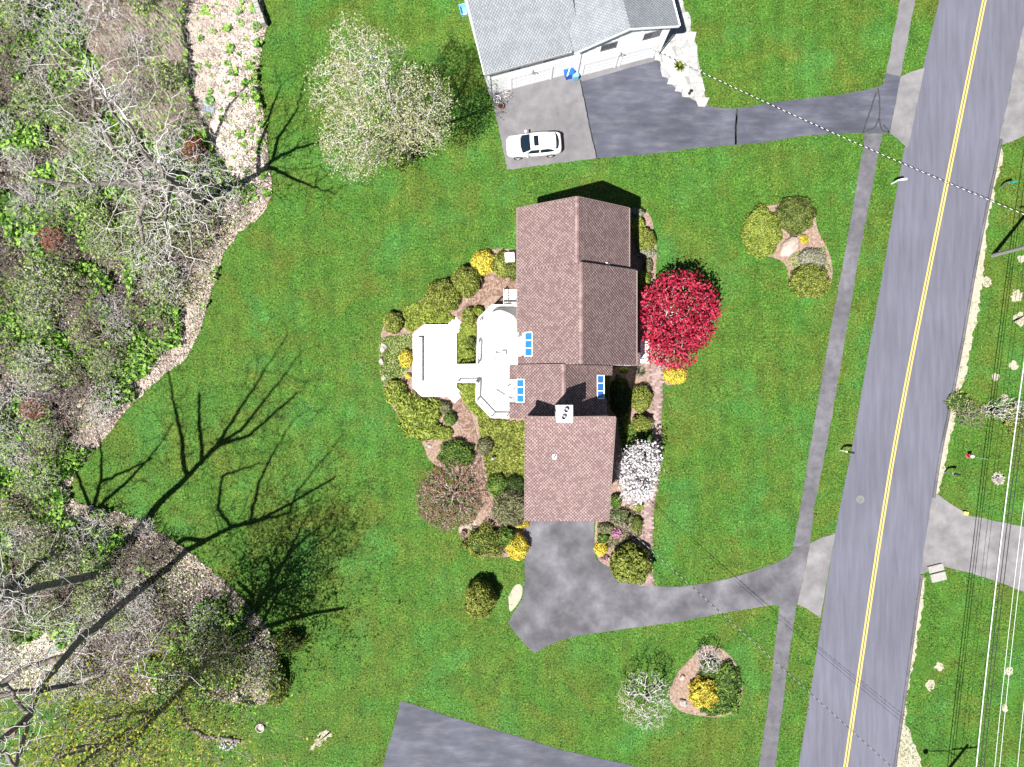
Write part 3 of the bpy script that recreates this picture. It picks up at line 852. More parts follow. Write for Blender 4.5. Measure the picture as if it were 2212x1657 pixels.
glazed(1.55, .98, zm(1.55), zm(.98), hole1[2], hole1[3], -1, 2.6)
zw = lambda x: WE + (x - wl) * SL
glazed(.92, .36, zw(.92), zw(.36), h2[2], h2[3], -1, 2.6)
zwr = lambda x: WE + (wr - x) * SL
glazed(6.55, 7.12, zwr(6.55), zwr(7.12), h3[2], h3[3], 1, 2.6)
# front gable box beside the porch, porch floor and steps
mb = MB().box((10.0, 2.6, 1.32), (1.0, 2.2, 2.62)); mb.build("entry_wall", M_white, house)
st = MB()
for i in range(4):
    st.box((10.72 + i * .28, 2.7, .30 - i * .07 - .02), (.30, 1.9, .52 - i * .14))
st.build("porch_steps", M_white, house)
for i in range(3):
    MB().box((10.6 + i * .3, 2.7, .585 - i * .14), (.02, 1.9, .012)).build("tread_edge", M_grey, house)
for y in (1.75, 3.65):
    r_ = MB()
    for x in (10.6, 11.5): r_.box((x, y, .75), (.07, .07, 1.2))
    r_.bar((10.6, y, 1.3), (11.5, y, 1.1), .06); r_.build("stair_rail", M_white, house)
# chimney
cx, cy = 3.70, -2.13
ch = MB().box((cx, cy, 7.4), (1.0, 1.1, 6.3)).build("chimney", M_white, house)
MB().box((cx, cy, 10.62), (1.14, 1.24, .16)).build("chimney_cap", M_concrete if False else M_white, ch, bevel=.015)
for dx, dy, s in ((.07, .26, .17), (-.1, -.24, .16)):
    MB().lathe([(s, 0), (s, .34), (s * .97, .36), (s * .75, .36), (s * .75, .12)], (cx + dx, cy + dy, 10.69), 20).build("flue_pipe", M_flash, ch, smooth=False)
MB().box((cx - .56, cy - .1, 9.4), (.1, .5, .9)).build("flashing", M_flash, ch)
# roof vents
for dx, dy, hz in ((1197, 986, 7.7), (1313, 571, 7.0)):
    q = P(dx, dy, hz)
    if dy > 900: z = gz0 + (q.y - gy0) * (gz1 - gz0) / (gy1 - gy0)
    else: z = EZ + (xr1 - q.x) * SL
    v = MB().lathe([(.05, -.1), (.05, .38), (.035, .38)], (q.x, q.y, z), 12).build("vent_pipe", M_black, house)
    MB().add([(q.x - .17, q.y - .17, z + .06 + (-.17 * .42 if dy > 900 else .17 * SL)), (q.x + .17, q.y - .17, z + .06 + (-.17 * .42 if dy > 900 else -.17 * SL)), (q.x + .17, q.y + .17, z + .06 + (.17 * .42 if dy > 900 else -.17 * SL)), (q.x - .17, q.y + .17, z + .06 + (.17 * .42 if dy > 900 else .17 * SL))], [(0, 1, 2, 3)]).build("flashing", M_white, v)
# openings in the walls
for i in range(2):
    d = MB().box((gx0 + 1.95 + i * 2.75, gy0 + .33, 1.1), (2.4, .06, 2.1)).build("garage_door", M_white, house)
    for k in range(4): MB().box((gx0 + 1.95 + i * 2.75, gy0 + .295, .35 + k * .5), (2.3, .03, .44)).build("door_panel", M_white, d)
for y in (12, 9.2, 6.5): 
    window(house, (xl + ov, y, 3.9), 1.0, 1.3, 'x', -1); window(house, (xl + ov, y, 1.5), 1.0, 1.3, 'x', -1)
for y in (12.3, 9.5, 7.4): window(house, (xr1 - ov, y, 3.9), 1.0, 1.3, 'x', 1); window(house, (xr1 - ov, y, 1.5), 1.0, 1.3, 'x', 1)
for x in (3, 6.2): window(house, (x, YN - .3, 3.9), 1.0, 1.3, 'y', 1)
for x in (2.6, 5.6): window(house, (x, gy0 + .35, 4.0), 1.2, 1.2, 'y', -1)

# ---- white neighbour house ------------------------------------------------------
ang = math.radians(14.75)
B0 = P(1246.5, 166)
nb = empty("white_house", (B0.x, B0.y, 0), ang, "white house with pale blue grey shingle roof and three garage doors", "house")
R2 = Roof(nb, M_bunderlay, M_bshingle, M_bshingle1, M_white)
# right block, ridge along local y
R2.plane('x', -.83, 3.38, 5.35, 7.0, -.38, 14)
R2.plane('x', 7.6, 3.38, 5.35, 7.0, -.38, 14)
# left block, eave along local x
LE = 4.75
R2.plane('y', .1, 6.4, LE, 7.4, -8.0, -.05)
R2.plane('y', 12.7, 6.4, LE, 7.4, -8.0, -.05)
R2.finish(300)
mb = MB(); gable_walls(mb, 'x', 0, 7.05, 0, 13.7, 5.5, 3.38, 6.8); mb.build("wall", M_siding, nb)
mb = MB(); gable_walls(mb, 'y', .42, 12.4, -7.67, -.003, 4.7, 6.4, 7.1); mb.build("wall", M_siding, nb)
# siding boards
sd = MB()
for k in range(11): sd.box((3.52, -.012, 2.75 + k * .24), (7.03, .02, .018))
for k in range(7): sd.box((-3.84, .408, 2.75 + k * .24), (7.6, .02, .018))
sd.build("siding_lap", M_siding, nb)
tr = MB()
tr.bar((-.83, -.40, 5.27), (3.38, -.40, 6.92), .05, .2); tr.bar((7.6, -.40, 5.27), (3.38, -.40, 6.92), .05, .2)
tr.bar((-8.0, .07, LE - .1), (-.9, .07, LE - .1), .05, .16)
tr.bar((-8.02, .1, LE - .05), (-8.02, 6.4, 7.32), .05, .2)
tr.build("fascia", M_white, nb)
MB().box((-4.5, .0, LE - .02), (7.0, .12, .1)).build("gutter", M_grey, nb)
MB().box((7.68, 6.5, 5.28), (.12, 13.7, .1)).build("gutter", M_white, nb)
for x, y, zt in ((-7.55, .36, 4.6), (-.1, -.06, 5.2), (7.1, -.06, 5.2)):
    MB().box((x, y, zt / 2), (.09, .07, zt)).build("downpipe", M_white, nb)
def garage_door(x0, x1, y, h=2.15):
    fr = MB()
    for x in (x0 - .06, x1 + .06): fr.box((x, y - .03, h / 2), (.12, .10, h))
    fr.box(((x0 + x1) / 2, y - .03, h + .07), (x1 - x0 + .24, .10, .14))
    d = fr.build("garage_door", M_white, nb)
    MB().box(((x0 + x1) / 2, y - .005, h / 2), (x1 - x0 - .002, .03, h - .002)).build("door_leaf", M_siding, d)
    nx = 8 if x1 - x0 > 3.2 else 4; w = (x1 - x0 - .1) / nx
    pm = None
    for i in range(nx):
        for k in range(4):
            if pm is None:
                o = MB().box((0, 0, 0), (w - .1, .02, .38)).build("door_panel", M_siding, d); pm = o.data
            else: o = bpy.data.objects.new("door_panel", pm); link(o, d)
            o.location = (x0 + .05 + w * (i + .5), y - .026, .3 + k * .52)
garage_door(.45, 3.25, 0); garage_door(3.75, 6.6, 0); garage_door(-5.7, -2.3, .42)
window(nb, (2.2, 0, 4.2), 1.25, .95, 'y', -1, M_grey); window(nb, (5.75, 0, 4.2), 1.35, .95, 'y', -1, M_grey)
for x in (-5.4, -2.6): window(nb, (x, .42, 3.85), 1.0, .8, 'y', -1)
for y in (2.2, 5.2): window(nb, (-7.67, y, 3.6), 1.2, .9, 'x', -1)
for x, y in ((3.5, -.12), (-3.9, .3)):
    l = MB().box((x, y + .06, 2.5), (.1, .06, .1)); 
    for s in (-1, 1): l.tube([(x + s * .04, y, 2.52), (x + s * .16, y - .16, 2.45)], [.03, .06], 8)
    l.build("flood_light", M_grey, nb)
MB().box((-.25, -.18, .55), (.5, .34, .75)).build("meter_box", M_lightblue, nb)

# ================================================================ decks
def strip_boards(parent, poly, z, w=.14, gap=.008, thick=.03, axis='y', m=M_deck):
    """boards running along axis over a convex polygon"""
    pts = [(p[0], p[1]) if axis == 'y' else (p[1], p[0]) for p in poly]
    lo, hi = min(p[0] for p in pts), max(p[0] for p in pts)
    def span(x):
        ys = []
        for (a, b), (c, d) in zip(pts, pts[1:] + pts[:1]):
            if (a - x) * (c - x) < 0: ys.append(b + (d - b) * (x - a) / (c - a))
        return (min(ys), max(ys)) if len(ys) >= 2 else None
    x = lo + .003
    while x + w <= hi + w:
        x1 = min(x + w - gap, hi - .002)
        if x1 - x < .03: break
        s0, s1 = span(x), span(x1)
        if s0 and s1:
            q = [(x, s0[0]), (x1, s1[0]), (x1, s1[1]), (x, s0[1])]
            if axis != 'y': q = [(b, a) for a, b in q]
            MB().prism(q, z - thick, z).build("board", m, parent)
        x += w

def railing(parent, line, z, h=.95, cache={}):
    top = MB(); pts = [Vector((p[0], p[1], 0)) for p in line]
    for a, b in zip(pts[:-1], pts[1:]):
        d = (b - a); L = d.length; n = max(1, round(L / 1.6)); d.normalize(); rz = math.atan2(d.y, d.x)
        for i in range(n + 1):
            p = a + d * (L * i / n)
            MB().box((p.x, p.y, z + h / 2 + .02), (.09, .09, h + .04), rz).build("post", M_white, parent)
        c = (a + b) / 2
        MB().box((c.x, c.y, z + h), (L, .13, .045), rz).build("top_rail", M_white, parent)
        MB().box((c.x, c.y, z + .1), (L, .05, .05), rz).build("bottom_rail", M_white, parent)
        k = int(L / .15)
        for i in range(1, k):
            p = a + d * (L * i / k)
            if h not in cache:
                o = MB().box((0, 0, 0), (.04, .04, h - .12)).build("baluster", M_white, parent); cache[h] = o.data
            else: o = link(bpy.data.objects.new("baluster", cache[h]), parent)
            o.location = (p.x, p.y, z + .1 + (h - .12) / 2); o.rotation_euler = (0, 0, rz)

def skirt(parent, poly, z, name="skirt_board"):
    n = len(poly)
    for i in range(n):
        a, b = Vector(poly[i]), Vector(poly[(i + 1) % n]); d = b - a; c = (a + b) / 2
        MB().box((c.x, c.y, z - .15), (d.length - .02, .03, .22), math.atan2(d.y, d.x)).build(name, M_white, parent)
    for i in range(n):
        v = Vector(poly[i]); c = sum((Vector(p) for p in poly), Vector((0, 0))) / n; q = v + (c - v).normalized() * .15
        MB().box((q.x, q.y, (z - .1) / 2), (.12, .12, z - .1)).build("leg", M_white, parent)

UZ, LZ = 1.3, .42
xh = .78
up = [(P(1063, 661, UZ).x, P(1063, 661, UZ).y), DP([(1034.7, 689.5)], UZ)[0], DP([(1030, 786)], UZ)[0], DP([(1029.5, 867.6)], UZ)[0], DP([(1062, 901.5)], UZ)[0]]
up = [(xh, up[0][1])] + up + [(xh, up[-1][1])]
ud = empty("upper_deck", (0, 0, 0), 0, "raised white boarded deck with baluster railings against the house", "deck")
strip_boards(ud, up, UZ, axis='y'); skirt(ud, up, UZ - .03)
# the deck edge sits inside the railing line
def inset(poly, d=.05):
    c = sum((Vector(p) for p in poly), Vector((0, 0))) / len(poly)
    return [tuple(Vector(p) + (c - Vector(p)).normalized() * d) for p in poly]
iu = inset(up)
ytop, ybot = DP([(1030, 787)], UZ)[0][1], DP([(1030, 826.5)], UZ)[0][1]
xe = iu[3][0]
railing(ud, [iu[0], iu[1], iu[2], (xe, ytop)], UZ)
railing(ud, [(xe, ybot), iu[4], iu[5], (xh, iu[6][1])], UZ)
# steps from the upper deck down to the patio
us = MB()
sx0, sx1 = -.7, .6
for i in range(5): us.box(((sx0 + sx1) / 2, iu[0][1] + .28 + i * .29, UZ - .2 - i * .22), (sx1 - sx0, .28, .05))
us.build("step_treads", M_white, ud)
for x in (sx0, sx1):
    s_ = MB(); s_.bar((x, iu[0][1] + .1, UZ - .1), (x, iu[0][1] + 1.6, .08), .05, .26); s_.build("stringer", M_white, ud)
    h_ = MB(); h_.bar((x, iu[0][1] + .12, UZ + .85), (x, iu[0][1] + 1.5, .95), .06); h_.box((x, iu[0][1] + 1.5, .48), (.08, .08, .96)); h_.build("hand_rail", M_white, ud)

low = DP([(892, 721), (917, 701), (967, 701), (987, 720), (987, 838), (966, 857), (911, 857), (891, 836)], LZ)
ld = empty("lower_deck", (0, 0, 0), 0, "low white octagonal deck platform with built-in bench beside the lawn", "deck")
strip_boards(ld, low, LZ, axis='y'); skirt(ld, low, LZ - .03)
def rotbox(parent, name, c, d, rz, z0, z1):
    return MB().box((c[0], c[1], (z0 + z1) / 2), (d[0], d[1], z1 - z0), rz).build(name, M_white, parent)
c0 = Vector(DP([(977, 710.5)], LZ)[0]); dirn = Vector((.7, .72)).normalized()
for i in range(3):
    c = c0 + dirn * (.17 + i * .31); rotbox(ld, "step", c, (.29, 1.12), math.atan2(dirn.y, dirn.x), 0, LZ - .1 - i * .11)
c0 = Vector(DP([(977, 848)], LZ)[0]); dirn = Vector((.72, -.7)).normalized()
for i in range(2):
    c = c0 + dirn * (.2 + i * .38); rotbox(ld, "step", c, (.38, 1.1), math.atan2(dirn.y, dirn.x), 0, LZ - .13 - i * .12)
# bench built in an L on the lower deck
b0, b1 = P(899, 728.6, LZ + .45), P(911.5, 827, LZ + .45)
be = empty("deck_bench", ((b0.x + b1.x) / 2, (b0.y + b1.y) / 2, LZ), 0, "long white slatted bench standing along the lawn side of the octagonal deck", "bench")
L = b0.y - b1.y
for i in range(4): MB().box((-.19 + i * .125, 0, .43), (.115, L, .035)).build("slat", M_white, be)
for y in np.linspace(-L / 2 + .1, L / 2 - .1, 4): MB().box((0, float(y), .205), (.40, .07, .41)).build("leg", M_white, be)
# bridge between the decks
br = empty("deck_bridge", (0, 0, 0), 0, "short white boarded gangway with railings joining the two decks", "walkway")
bx0, bx1 = low[3][0] + .02, xe - .06
def ramp_z(x): return LZ + .012 + (UZ - LZ - .02) * (x - bx0) / (bx1 - bx0)
n = 12
for i in range(n):
    xa, xb = bx0 + (bx1 - bx0) * i / n, bx0 + (bx1 - bx0) * (i + 1) / n - .008
    mb = MB(); z0, z1 = ramp_z(xa), ramp_z(xb)
    mb.add([(xa, ybot, z0 - .03), (xb, ybot, z1 - .03), (xb, ytop, z1 - .03), (xa, ytop, z0 - .03), (xa, ybot, z0), (xb, ybot, z1), (xb, ytop, z1), (xa, ytop, z0)],
           [(3, 2, 1, 0), (4, 5, 6, 7), (0, 1, 5, 4), (1, 2, 6, 5), (2, 3, 7, 6), (3, 0, 4, 7)])
    mb.build("board", M_deck, br)
for y in (ytop - .04, ybot + .04):
    MB().bar((bx0, y, LZ + .93), (bx1, y, UZ + .93), .1, .045).build("top_rail", M_white, br)
    MB().bar((bx0, y, LZ - .12), (bx1, y, UZ - .12), .05, .16).build("beam", M_white, br)
    for x in (bx0 + .05, bx1 - .05): MB().box((x, y, (ramp_z(x) + .93) / 2), (.09, .09, ramp_z(x) + .93)).build("post", M_white, br)
    for i in range(1, 11):
        x = bx0 + (bx1 - bx0) * i / 11
        MB().box((x, y, ramp_z(x) + .48), (.04, .04, .88)).build("baluster", M_white, br)

# ---- deck furniture
c = P(1079, 712, 3.55)
um = empty("patio_umbrella", (c.x, c.y, UZ), 0, "open white canvas patio umbrella standing on the raised deck", "umbrella")
MB().lathe([(.26, 0), (.26, .06), (.05, .1), (.05, .14)], n=20).build("base", M_grey, um)
MB().lathe([(.022, .1), (.022, 2.45)], n=10).build("pole", M_white, um)
Rr = 1.62; can = MB(); n = 8; rings = [(0, 2.5), (.35, 2.38), (.8, 2.2), (1.25, 2.0), (Rr, 1.83)]
vs = [(0, 0, 2.5)]
for r_, z_ in rings[1:]:
    for k in range(n * 4):
        a = 2 * math.pi * k / (n * 4); s_ = 1 - .035 * (r_ / Rr) * math.sin(math.pi * (k % 4) / 4) ; vs.append((r_ * s_ * math.cos(a), r_ * s_ * math.sin(a), z_ - .05 * math.sin(math.pi * (k % 4) / 4) * r_ / Rr))
m_ = n * 4; fs = [(0, 1 + k, 1 + (k + 1) % m_) for k in range(m_)]
for i in range(3): fs += [(1 + i * m_ + k, 1 + (i + 1) * m_ + k, 1 + (i + 1) * m_ + (k + 1) % m_, 1 + i * m_ + (k + 1) % m_) for k in range(m_)]
can.add(vs, fs).build("canopy", M_canvas, um)
for k in range(n):
    a = 2 * math.pi * k / n; MB().bar((0, 0, 2.46), (Rr * math.cos(a), Rr * math.sin(a), 1.8), .02).build("rib", M_white, um)
MB().lathe([(.04, 0), (.05, .05), (.0, .14)], (0, 0, 2.49), 10).build("finial", M_furn, um)
tb = empty("patio_table", (c.x, c.y, UZ), 0, "round white patio table under the open umbrella", "table")
MB().lathe([(.06, .69), (.6, .7), (.62, .715), (.6, .73), (.06, .73)], n=28).build("tabletop", M_furn, tb)
for k in range(4):
    a = math.pi / 4 + k * math.pi / 2; MB().tube([(.42 * math.cos(a), .42 * math.sin(a), 0), (.36 * math.cos(a), .36 * math.sin(a), .7)], .022, 8).build("leg", M_furn, tb)

def chair(name, loc, rz, m, label, slm=None, group=None):
    t = empty(name, loc, rz, label, "chair", group); slm = slm or m
    for i in range(5): MB().box((-.2 + i * .1, 0, .42), (.085, .46, .025)).build("seat_slat", slm, t)
    for i in range(5):
        MB().bar((-.2 + i * .1, -.22, .45), (-.2 + i * .1, -.36, .92), .06, .02).build("back_slat", slm, t)
    for x in (-.25, .25):
        for y in (-.22, .22): MB().box((x, y, .21 if y < 0 else .31), (.04, .04, .42 if y < 0 else .62)).build("leg", m, t)
        MB().box((x, 0, .63), (.06, .52, .03)).build("armrest", m, t)
    return t
q = P(1074.6, 690, 1.8); chair("slatted_chair", (q.x, q.y, UZ), math.pi, M_grey, "grey slatted armchair at the edge of the white umbrella")
q = P(1073, 769, 1.8); chair("white_chair", (q.x, q.y, UZ), 0, M_furn, "white armchair standing alone in the middle of the raised deck")
q = P(1087, 764, 1.6)
t = empty("side_table", (q.x, q.y, UZ), 0, "small white side table next to the lone white armchair", "table")
MB().box((0, 0, .45), (.4, .4, .03)).build("tabletop", M_furn, t, bevel=.008)
for x in (-.16, .16):
    for y in (-.16, .16): MB().box((x, y, .22), (.035, .035, .44)).build("leg", M_furn, t)
q = P(1086, 862, 1.6)
t = empty("chaise_lounge", (q.x, q.y, UZ), math.radians(-32), "white reclining chaise lounge by the southern deck railing", "chaise lounge")
for i in range(9): MB().box((-.85 + i * .135, 0, .32), (.11, .56, .025)).build("seat_slat", M_furn, t)
for i in range(6): MB().box((.36 + i * .11, 0, .34 + i * .085), (.09, .56, .02), m=Matrix.Rotation(-.65, 3, 'Y')).build("back_slat", M_furn, t)
for y in (-.3, .3):
    MB().box((-.2, y, .3), (1.5, .04, .05)).build("side_rail", M_furn, t)
    MB().bar((.3, y, .32), (1.0, y, .86), .04).build("back_rail", M_furn, t)
    for x in (-.8, .45): MB().box((x, y, .15), (.045, .045, .3)).build("leg", M_furn, t)
q = P(1096, 846, 1.8)
t = empty("garden_chair", (q.x, q.y, UZ), math.radians(130), "white high-backed garden chair beside the chaise lounge", "chair")
for i in range(5): MB().box((-.2 + i * .1, 0, .4), (.085, .5, .025)).build("seat_slat", M_furn, t)
for i in range(5): MB().bar((-.2 + i * .1, -.22, .42), (-.23 + i * .115, -.5, 1.0), .07, .02).build("back_slat", M_furn, t)
for x in (-.27, .27):
    MB().box((x, .0, .6), (.11, .66, .025)).build("armrest", M_furn, t)
    for y in (-.2, .24): MB().box((x, y, .3), (.045, .045, .59)).build("leg", M_furn, t)

# ================================================================ car
def make_car(loc, rz):
    t = empty("parked_car", loc, rz, "white crossover car with dark sunroof parked on the grey pad", "car")
    # stations along x (front = -x): x, half width, z bottom, z belt(top of body), crown
    st = [(-2.34, .50, .34, .62), (-2.30, .66, .26, .74), (-2.15, .80, .22, .84), (-1.85, .90, .22, .91), (-1.4, .935, .22, .97), (-.9, .94, .22, 1.02), (-.4, .945, .22, 1.05),
          (.3, .95, .22, 1.07), (1.0, .95, .22, 1.09), (1.6, .945, .23, 1.11), (2.0, .90, .25, 1.10), (2.22, .82, .30, 1.04), (2.32, .72, .38, .92), (2.34, .62, .42, .70)]
    prof = lambda hw, zb, zt: [(-.80 * hw, zb), (-.97 * hw, zb + .10), (-hw, zb + (zt - zb) * .45), (-.985 * hw, zb + (zt - zb) * .75), (-.93 * hw, zt - .03), (-.78 * hw, zt + .01), (-.4 * hw, zt + .045), (0, zt + .055)]
    V, Fc = [], []; m = 15
    for x, hw, zb, zt in st:
        p = prof(hw, zb, zt); p = p + [(-y, z) for y, z in p[-2::-1]]
        V += [(x, y, z) for y, z in p]
    for i in range(len(st) - 1):
        for k in range(m - 1): Fc.append((i * m + k, i * m + k + 1, (i + 1) * m + k + 1, (i + 1) * m + k))
        Fc.append((i * m + m - 1, i * m, (i + 1) * m, (i + 1) * m + m - 1))
    mb = MB().add(V, Fc); mb.f.append(tuple(range(m - 1, -1, -1))); mb.f.append(tuple((len(st) - 1) * m + k for k in range(m)))
    body = mb.build("body", M_carpaint, t, smooth=True)
    md = body.modifiers.new("s", 'SUBSURF'); md.levels = md.render_levels = 1
    # greenhouse: roof skin over glass
    gs = [(-1.02, .80, 1.06, .80), (-.30, .70, 1.56, .62), (.1, .70, 1.64, .60), (.8, .69, 1.66, .60), (1.45, .66, 1.60, .58), (1.78, .62, 1.50, .54)]
    # windscreen
    def quad(name, a, b, m_, nx=6, bow=.06, up=.0):
        # a, b = (x, halfwidth, z): patch bowed outwards in the middle
        V, Fc = [], []
        for i in range(2):
            x, hw, z = (a, b)[i]
            for k in range(nx + 1):
                u = -1 + 2 * k / nx; V.append((x + bow * (u * u - 0) * (1 if a[0] < 0 else -1) - (0), u * hw, z + up - .05 * u * u))
        Fc = [(k, k + 1, nx + 2 + k, nx + 1 + k) for k in range(nx)]
        o = MB().add(V, Fc).build(name, m_, t, smooth=True); return o
    quad("windshield", (-1.12, .76, 1.07), (-.28, .64, 1.57), M_carglass, bow=.12)
    quad("rear_window", (2.12, .62, 1.13), (1.62, .58, 1.60), M_carglass, bow=.10)
    # cabin sides
    for s in (-1, 1):
        lower = [(-.98, s * .885, 1.07), (-.2, s * .90, 1.09), (.7, s * .90, 1.11), (1.5, s * .87, 1.14), (1.95, s * .80, 1.16)]
        upper = [(-.30, s * .675, 1.55), (.1, s * .69, 1.60), (.7, s * .685, 1.61), (1.35, s * .65, 1.56), (1.66, s * .62, 1.50)]
        n = 5; fs = [(i, i + 1, n + i + 1, n + i) for i in range(n - 1)]
        MB().add(lower + upper, fs if s < 0 else [f[::-1] for f in fs]).build("cabin_side", M_carpaint, t, smooth=True)
        for (ua, ub) in ((.07, .40), (.43, .86)):
            def at(pts, u):
                f = u * 4; i = min(3, int(f)); return Vector(pts[i]).lerp(Vector(pts[i + 1]), f - i)
            off = Vector((0, s * .012, .008)); g_ = []
            for u in np.linspace(ua, ub, 5):
                lo, hi = at(lower, float(u)), at(upper, float(u)); tp = .82 if ub < .5 or u < .7 else .82 - (u - .7) * 3.2
                g_.append((lo.lerp(hi, .1) + off, lo.lerp(hi, max(.2, tp)) + off))
            vs = [a for a, b in g_] + [b for a, b in g_]; fs = [(i, i + 1, 6 + i, 5 + i) for i in range(4)]
            MB().add(vs, fs if s < 0 else [f[::-1] for f in fs]).build("side_window", M_carglass, t)
    # roof panel
    V, Fc = [], []; rs = [(-.30, .66, 1.57), (-.05, .68, 1.62), (.5, .69, 1.655), (1.1, .67, 1.64), (1.5, .63, 1.60), (1.80, .60, 1.52)]
    for x, hw, z in rs:
        for k in range(9):
            u = -1 + k / 4; V.append((x - (.04 if x < 0 else -.03) * (1 - u * u), u * hw * 1.02, z - .055 * abs(u) ** 2.5))
    for i in range(len(rs) - 1):
        for k in range(8): Fc.append((i * 9 + k, i * 9 + k + 1, (i + 1) * 9 + k + 1, (i + 1) * 9 + k)[::-1])
    MB().add(V, Fc).build("roof", M_carpaint, t, smooth=True)
    MB().box((.18, 0, 1.648), (.40, .86, .012)).build("sunroof", M_carglass, t, bevel=.004)
    for s in (-1, 1):
        MB().tube([(-.1, s * .63, 1.63), (.6, s * .64, 1.67), (1.4, s * .6, 1.62)], .014, 6).build("roof_rail", M_grey, t)
        mi = MB().box((-.62, s * 1.04, 1.05), (.14, .24, .15)).build("mirror", M_carpaint, t, bevel=.03)
        MB().box((-.545, s * 1.05, 1.05), (.012, .19, .11)).build("mirror_glass", M_carglass, mi)
        MB().add([(-2.26, s * .50, .70), (-2.12, s * .80, .74), (-1.80, s * .885, .86), (-2.02, s * .62, .895)], [(0, 1, 2, 3) if s < 0 else (3, 2, 1, 0)]).build("headlight", M_lampclear, t)
        MB().add([(2.345, s * .48, .86), (2.25, s * .80, .90), (2.18, s * .84, 1.05), (2.30, s * .52, 1.03)], [(3, 2, 1, 0) if s < 0 else (0, 1, 2, 3)]).build("tail_light", M_lampred, t)
        for x in (-1.42, 1.36):
            w = empty("wheel", (x, s * .86, .34)); w.parent = t
            def ringpts(prof, n=28):
                V, Fc = [], []
                for r_, y in prof:
                    for k in range(n): a = 2 * math.pi * k / n; V.append((r_ * math.cos(a), y, r_ * math.sin(a)))
                for i in range(len(prof) - 1):
                    for k in range(n): Fc.append((i * n + k, i * n + (k + 1) % n, (i + 1) * n + (k + 1) % n, (i + 1) * n + k))
                return MB().add(V, Fc)
            ringpts([(.22, -.1), (.32, -.115), (.34, -.07), (.34, .07), (.32, .115), (.235, .12)]).build("tyre", M_tyre, w, smooth=True)
            rim = ringpts([(.235, s * .1), (.22, s * .07), (.05, s * .085), (.0001, s * .09)], 20)
            for k in range(5):
                a = 2 * math.pi * k / 5; rim.bar((.04 * math.cos(a), s * .1, .04 * math.sin(a)), (.225 * math.cos(a), s * .1, .225 * math.sin(a)), .035, .03)
            rim.build("rim", M_rim, w)
    MB().box((-2.335, 0, .56), (.04, .9, .2)).build("grille", M_black, t, bevel=.01)
    MB().box((2.35, 0, .66), (.02, .5, .12)).build("number_plate", M_furn, t)
    MB().bar((-1.16, -.6, 1.075), (-1.10, .62, 1.085), .03, .02).build("wiper", M_black, t)
    for x in (-.5, .35, 1.1):
        for s in (-1, 1): MB().bar((x, s * .955, .45), (x + .02, s * .93, 1.02), .008, .006).build("door_gap", M_black, t)
    return t
q = P(1153, 312, .8)
make_car((q.x, q.y, .024), math.radians(4.3))

# ================================================================ bins and small objects
def cart(loc, rz):
    t = empty("wheeled_bin", loc, rz, "blue wheeled recycling cart with pale lid strip against the garage wall", "bin")
    mb = MB(); a = [(-.24, -.26), (.24, -.26), (.24, .26), (-.24, .26)]; b = [(-.31, -.36), (.31, -.36), (.31, .34), (-.31, .34)]
    mb.add([(*p, .08) for p in a] + [(*p, 1.0) for p in b], [(3, 2, 1, 0), (4, 5, 6, 7), (0, 1, 5, 4), (1, 2, 6, 5), (2, 3, 7, 6), (3, 0, 4, 7)]).build("body", M_bluebin, t)
    l = MB().box((0, -.01, 1.03), (.66, .76, .05)).build("lid", M_bluebin, t, bevel=.015)
    MB().box((0, -.02, 1.07), (.08, .86, .03), .9).build("lid_strip", M_furn, l)
    MB().tube([(-.26, .42, 1.0), (.26, .42, 1.0)], .02, 8).build("handle", M_bluebin, t)
    for x in (-.27, .27): MB().tube([(x - .03, .28, .11), (x + .03, .28, .11)], .11, 14).build("wheel", M_black, t)
q = P(1227, 168, .1); cart((q.x, q.y + .1, .028), math.radians(-70))
q = P(1002, 22, .3)
t = empty("storage_tub", (q.x, q.y, 0), math.radians(14), "open pale blue plastic tub on the grass by the white house", "tub")
mb = MB(); a, b, c_ = [], [], []
for s, z in ((.28, 0), (.34, .55), (.31, .55), (.25, .06)):
    a += [(x * s, y * s * 1.3, z) for x, y in ((-1, -1), (1, -1), (1, 1), (-1, 1))]
mb.add(a, [(3, 2, 1, 0)] + [(4 * i + k, 4 * i + (k + 1) % 4, 4 * i + 4 + (k + 1) % 4, 4 * i + 4 + k) for i in range(3) for k in range(4)] + [(12, 13, 14, 15)]).build("tub", M_lightblue, t)
MB().box((0, -.47, .5), (.3, .04, .05)).build("handle", M_white, t)

def mailbox(D, rz, label, boxm, postm, arm=.35, white=None):
    """rz: direction in which the box points from its post"""
    q = P(*D); t = empty("mailbox", (q.x, q.y, 0), rz, label, "mailbox")
    MB().box((0, 0, .55), (.1, .1, 1.1)).build("post", postm, t)
    MB().bar((-.05, 0, 1.02), (arm + .22, 0, 1.02), .09, .07).build("arm", postm, t)
    mb = MB(); n = 8; pr = [(-.085, 0), (.085, 0), (.085, .12)] + [(.085 * math.cos(a), .12 + .085 * math.sin(a)) for a in np.linspace(.3, math.pi - .3, 6)] + [(-.085, .12)]
    vs = [(arm - .24, y, 1.06 + z) for y, z in pr] + [(arm + .26, y, 1.06 + z) for y, z in pr]; k = len(pr)
    mb.add(vs, [tuple(range(k - 1, -1, -1)), tuple(range(k, 2 * k))] + [(i, (i + 1) % k, (i + 1) % k + k, i + k) for i in range(k)]).build("box", boxm, t)
    MB().box((arm + .27, 0, 1.14), (.02, .16, .17)).build("door", boxm, t)
    MB().box((arm + .1, .095, 1.22), (.05, .01, .16)).build("flag", M_redpaint, t)
    MB().bar((.0, 0, .7), (.3, 0, 1.0), .05).build("brace", postm, t)
mailbox((1926, 397), .1, "white mailbox on a white post on the grass strip near the dark driveway", M_furn, M_white)
mailbox((1815, 973), -.15, "black mailbox on a white post on the grass strip facing our lawn", M_black, M_white)
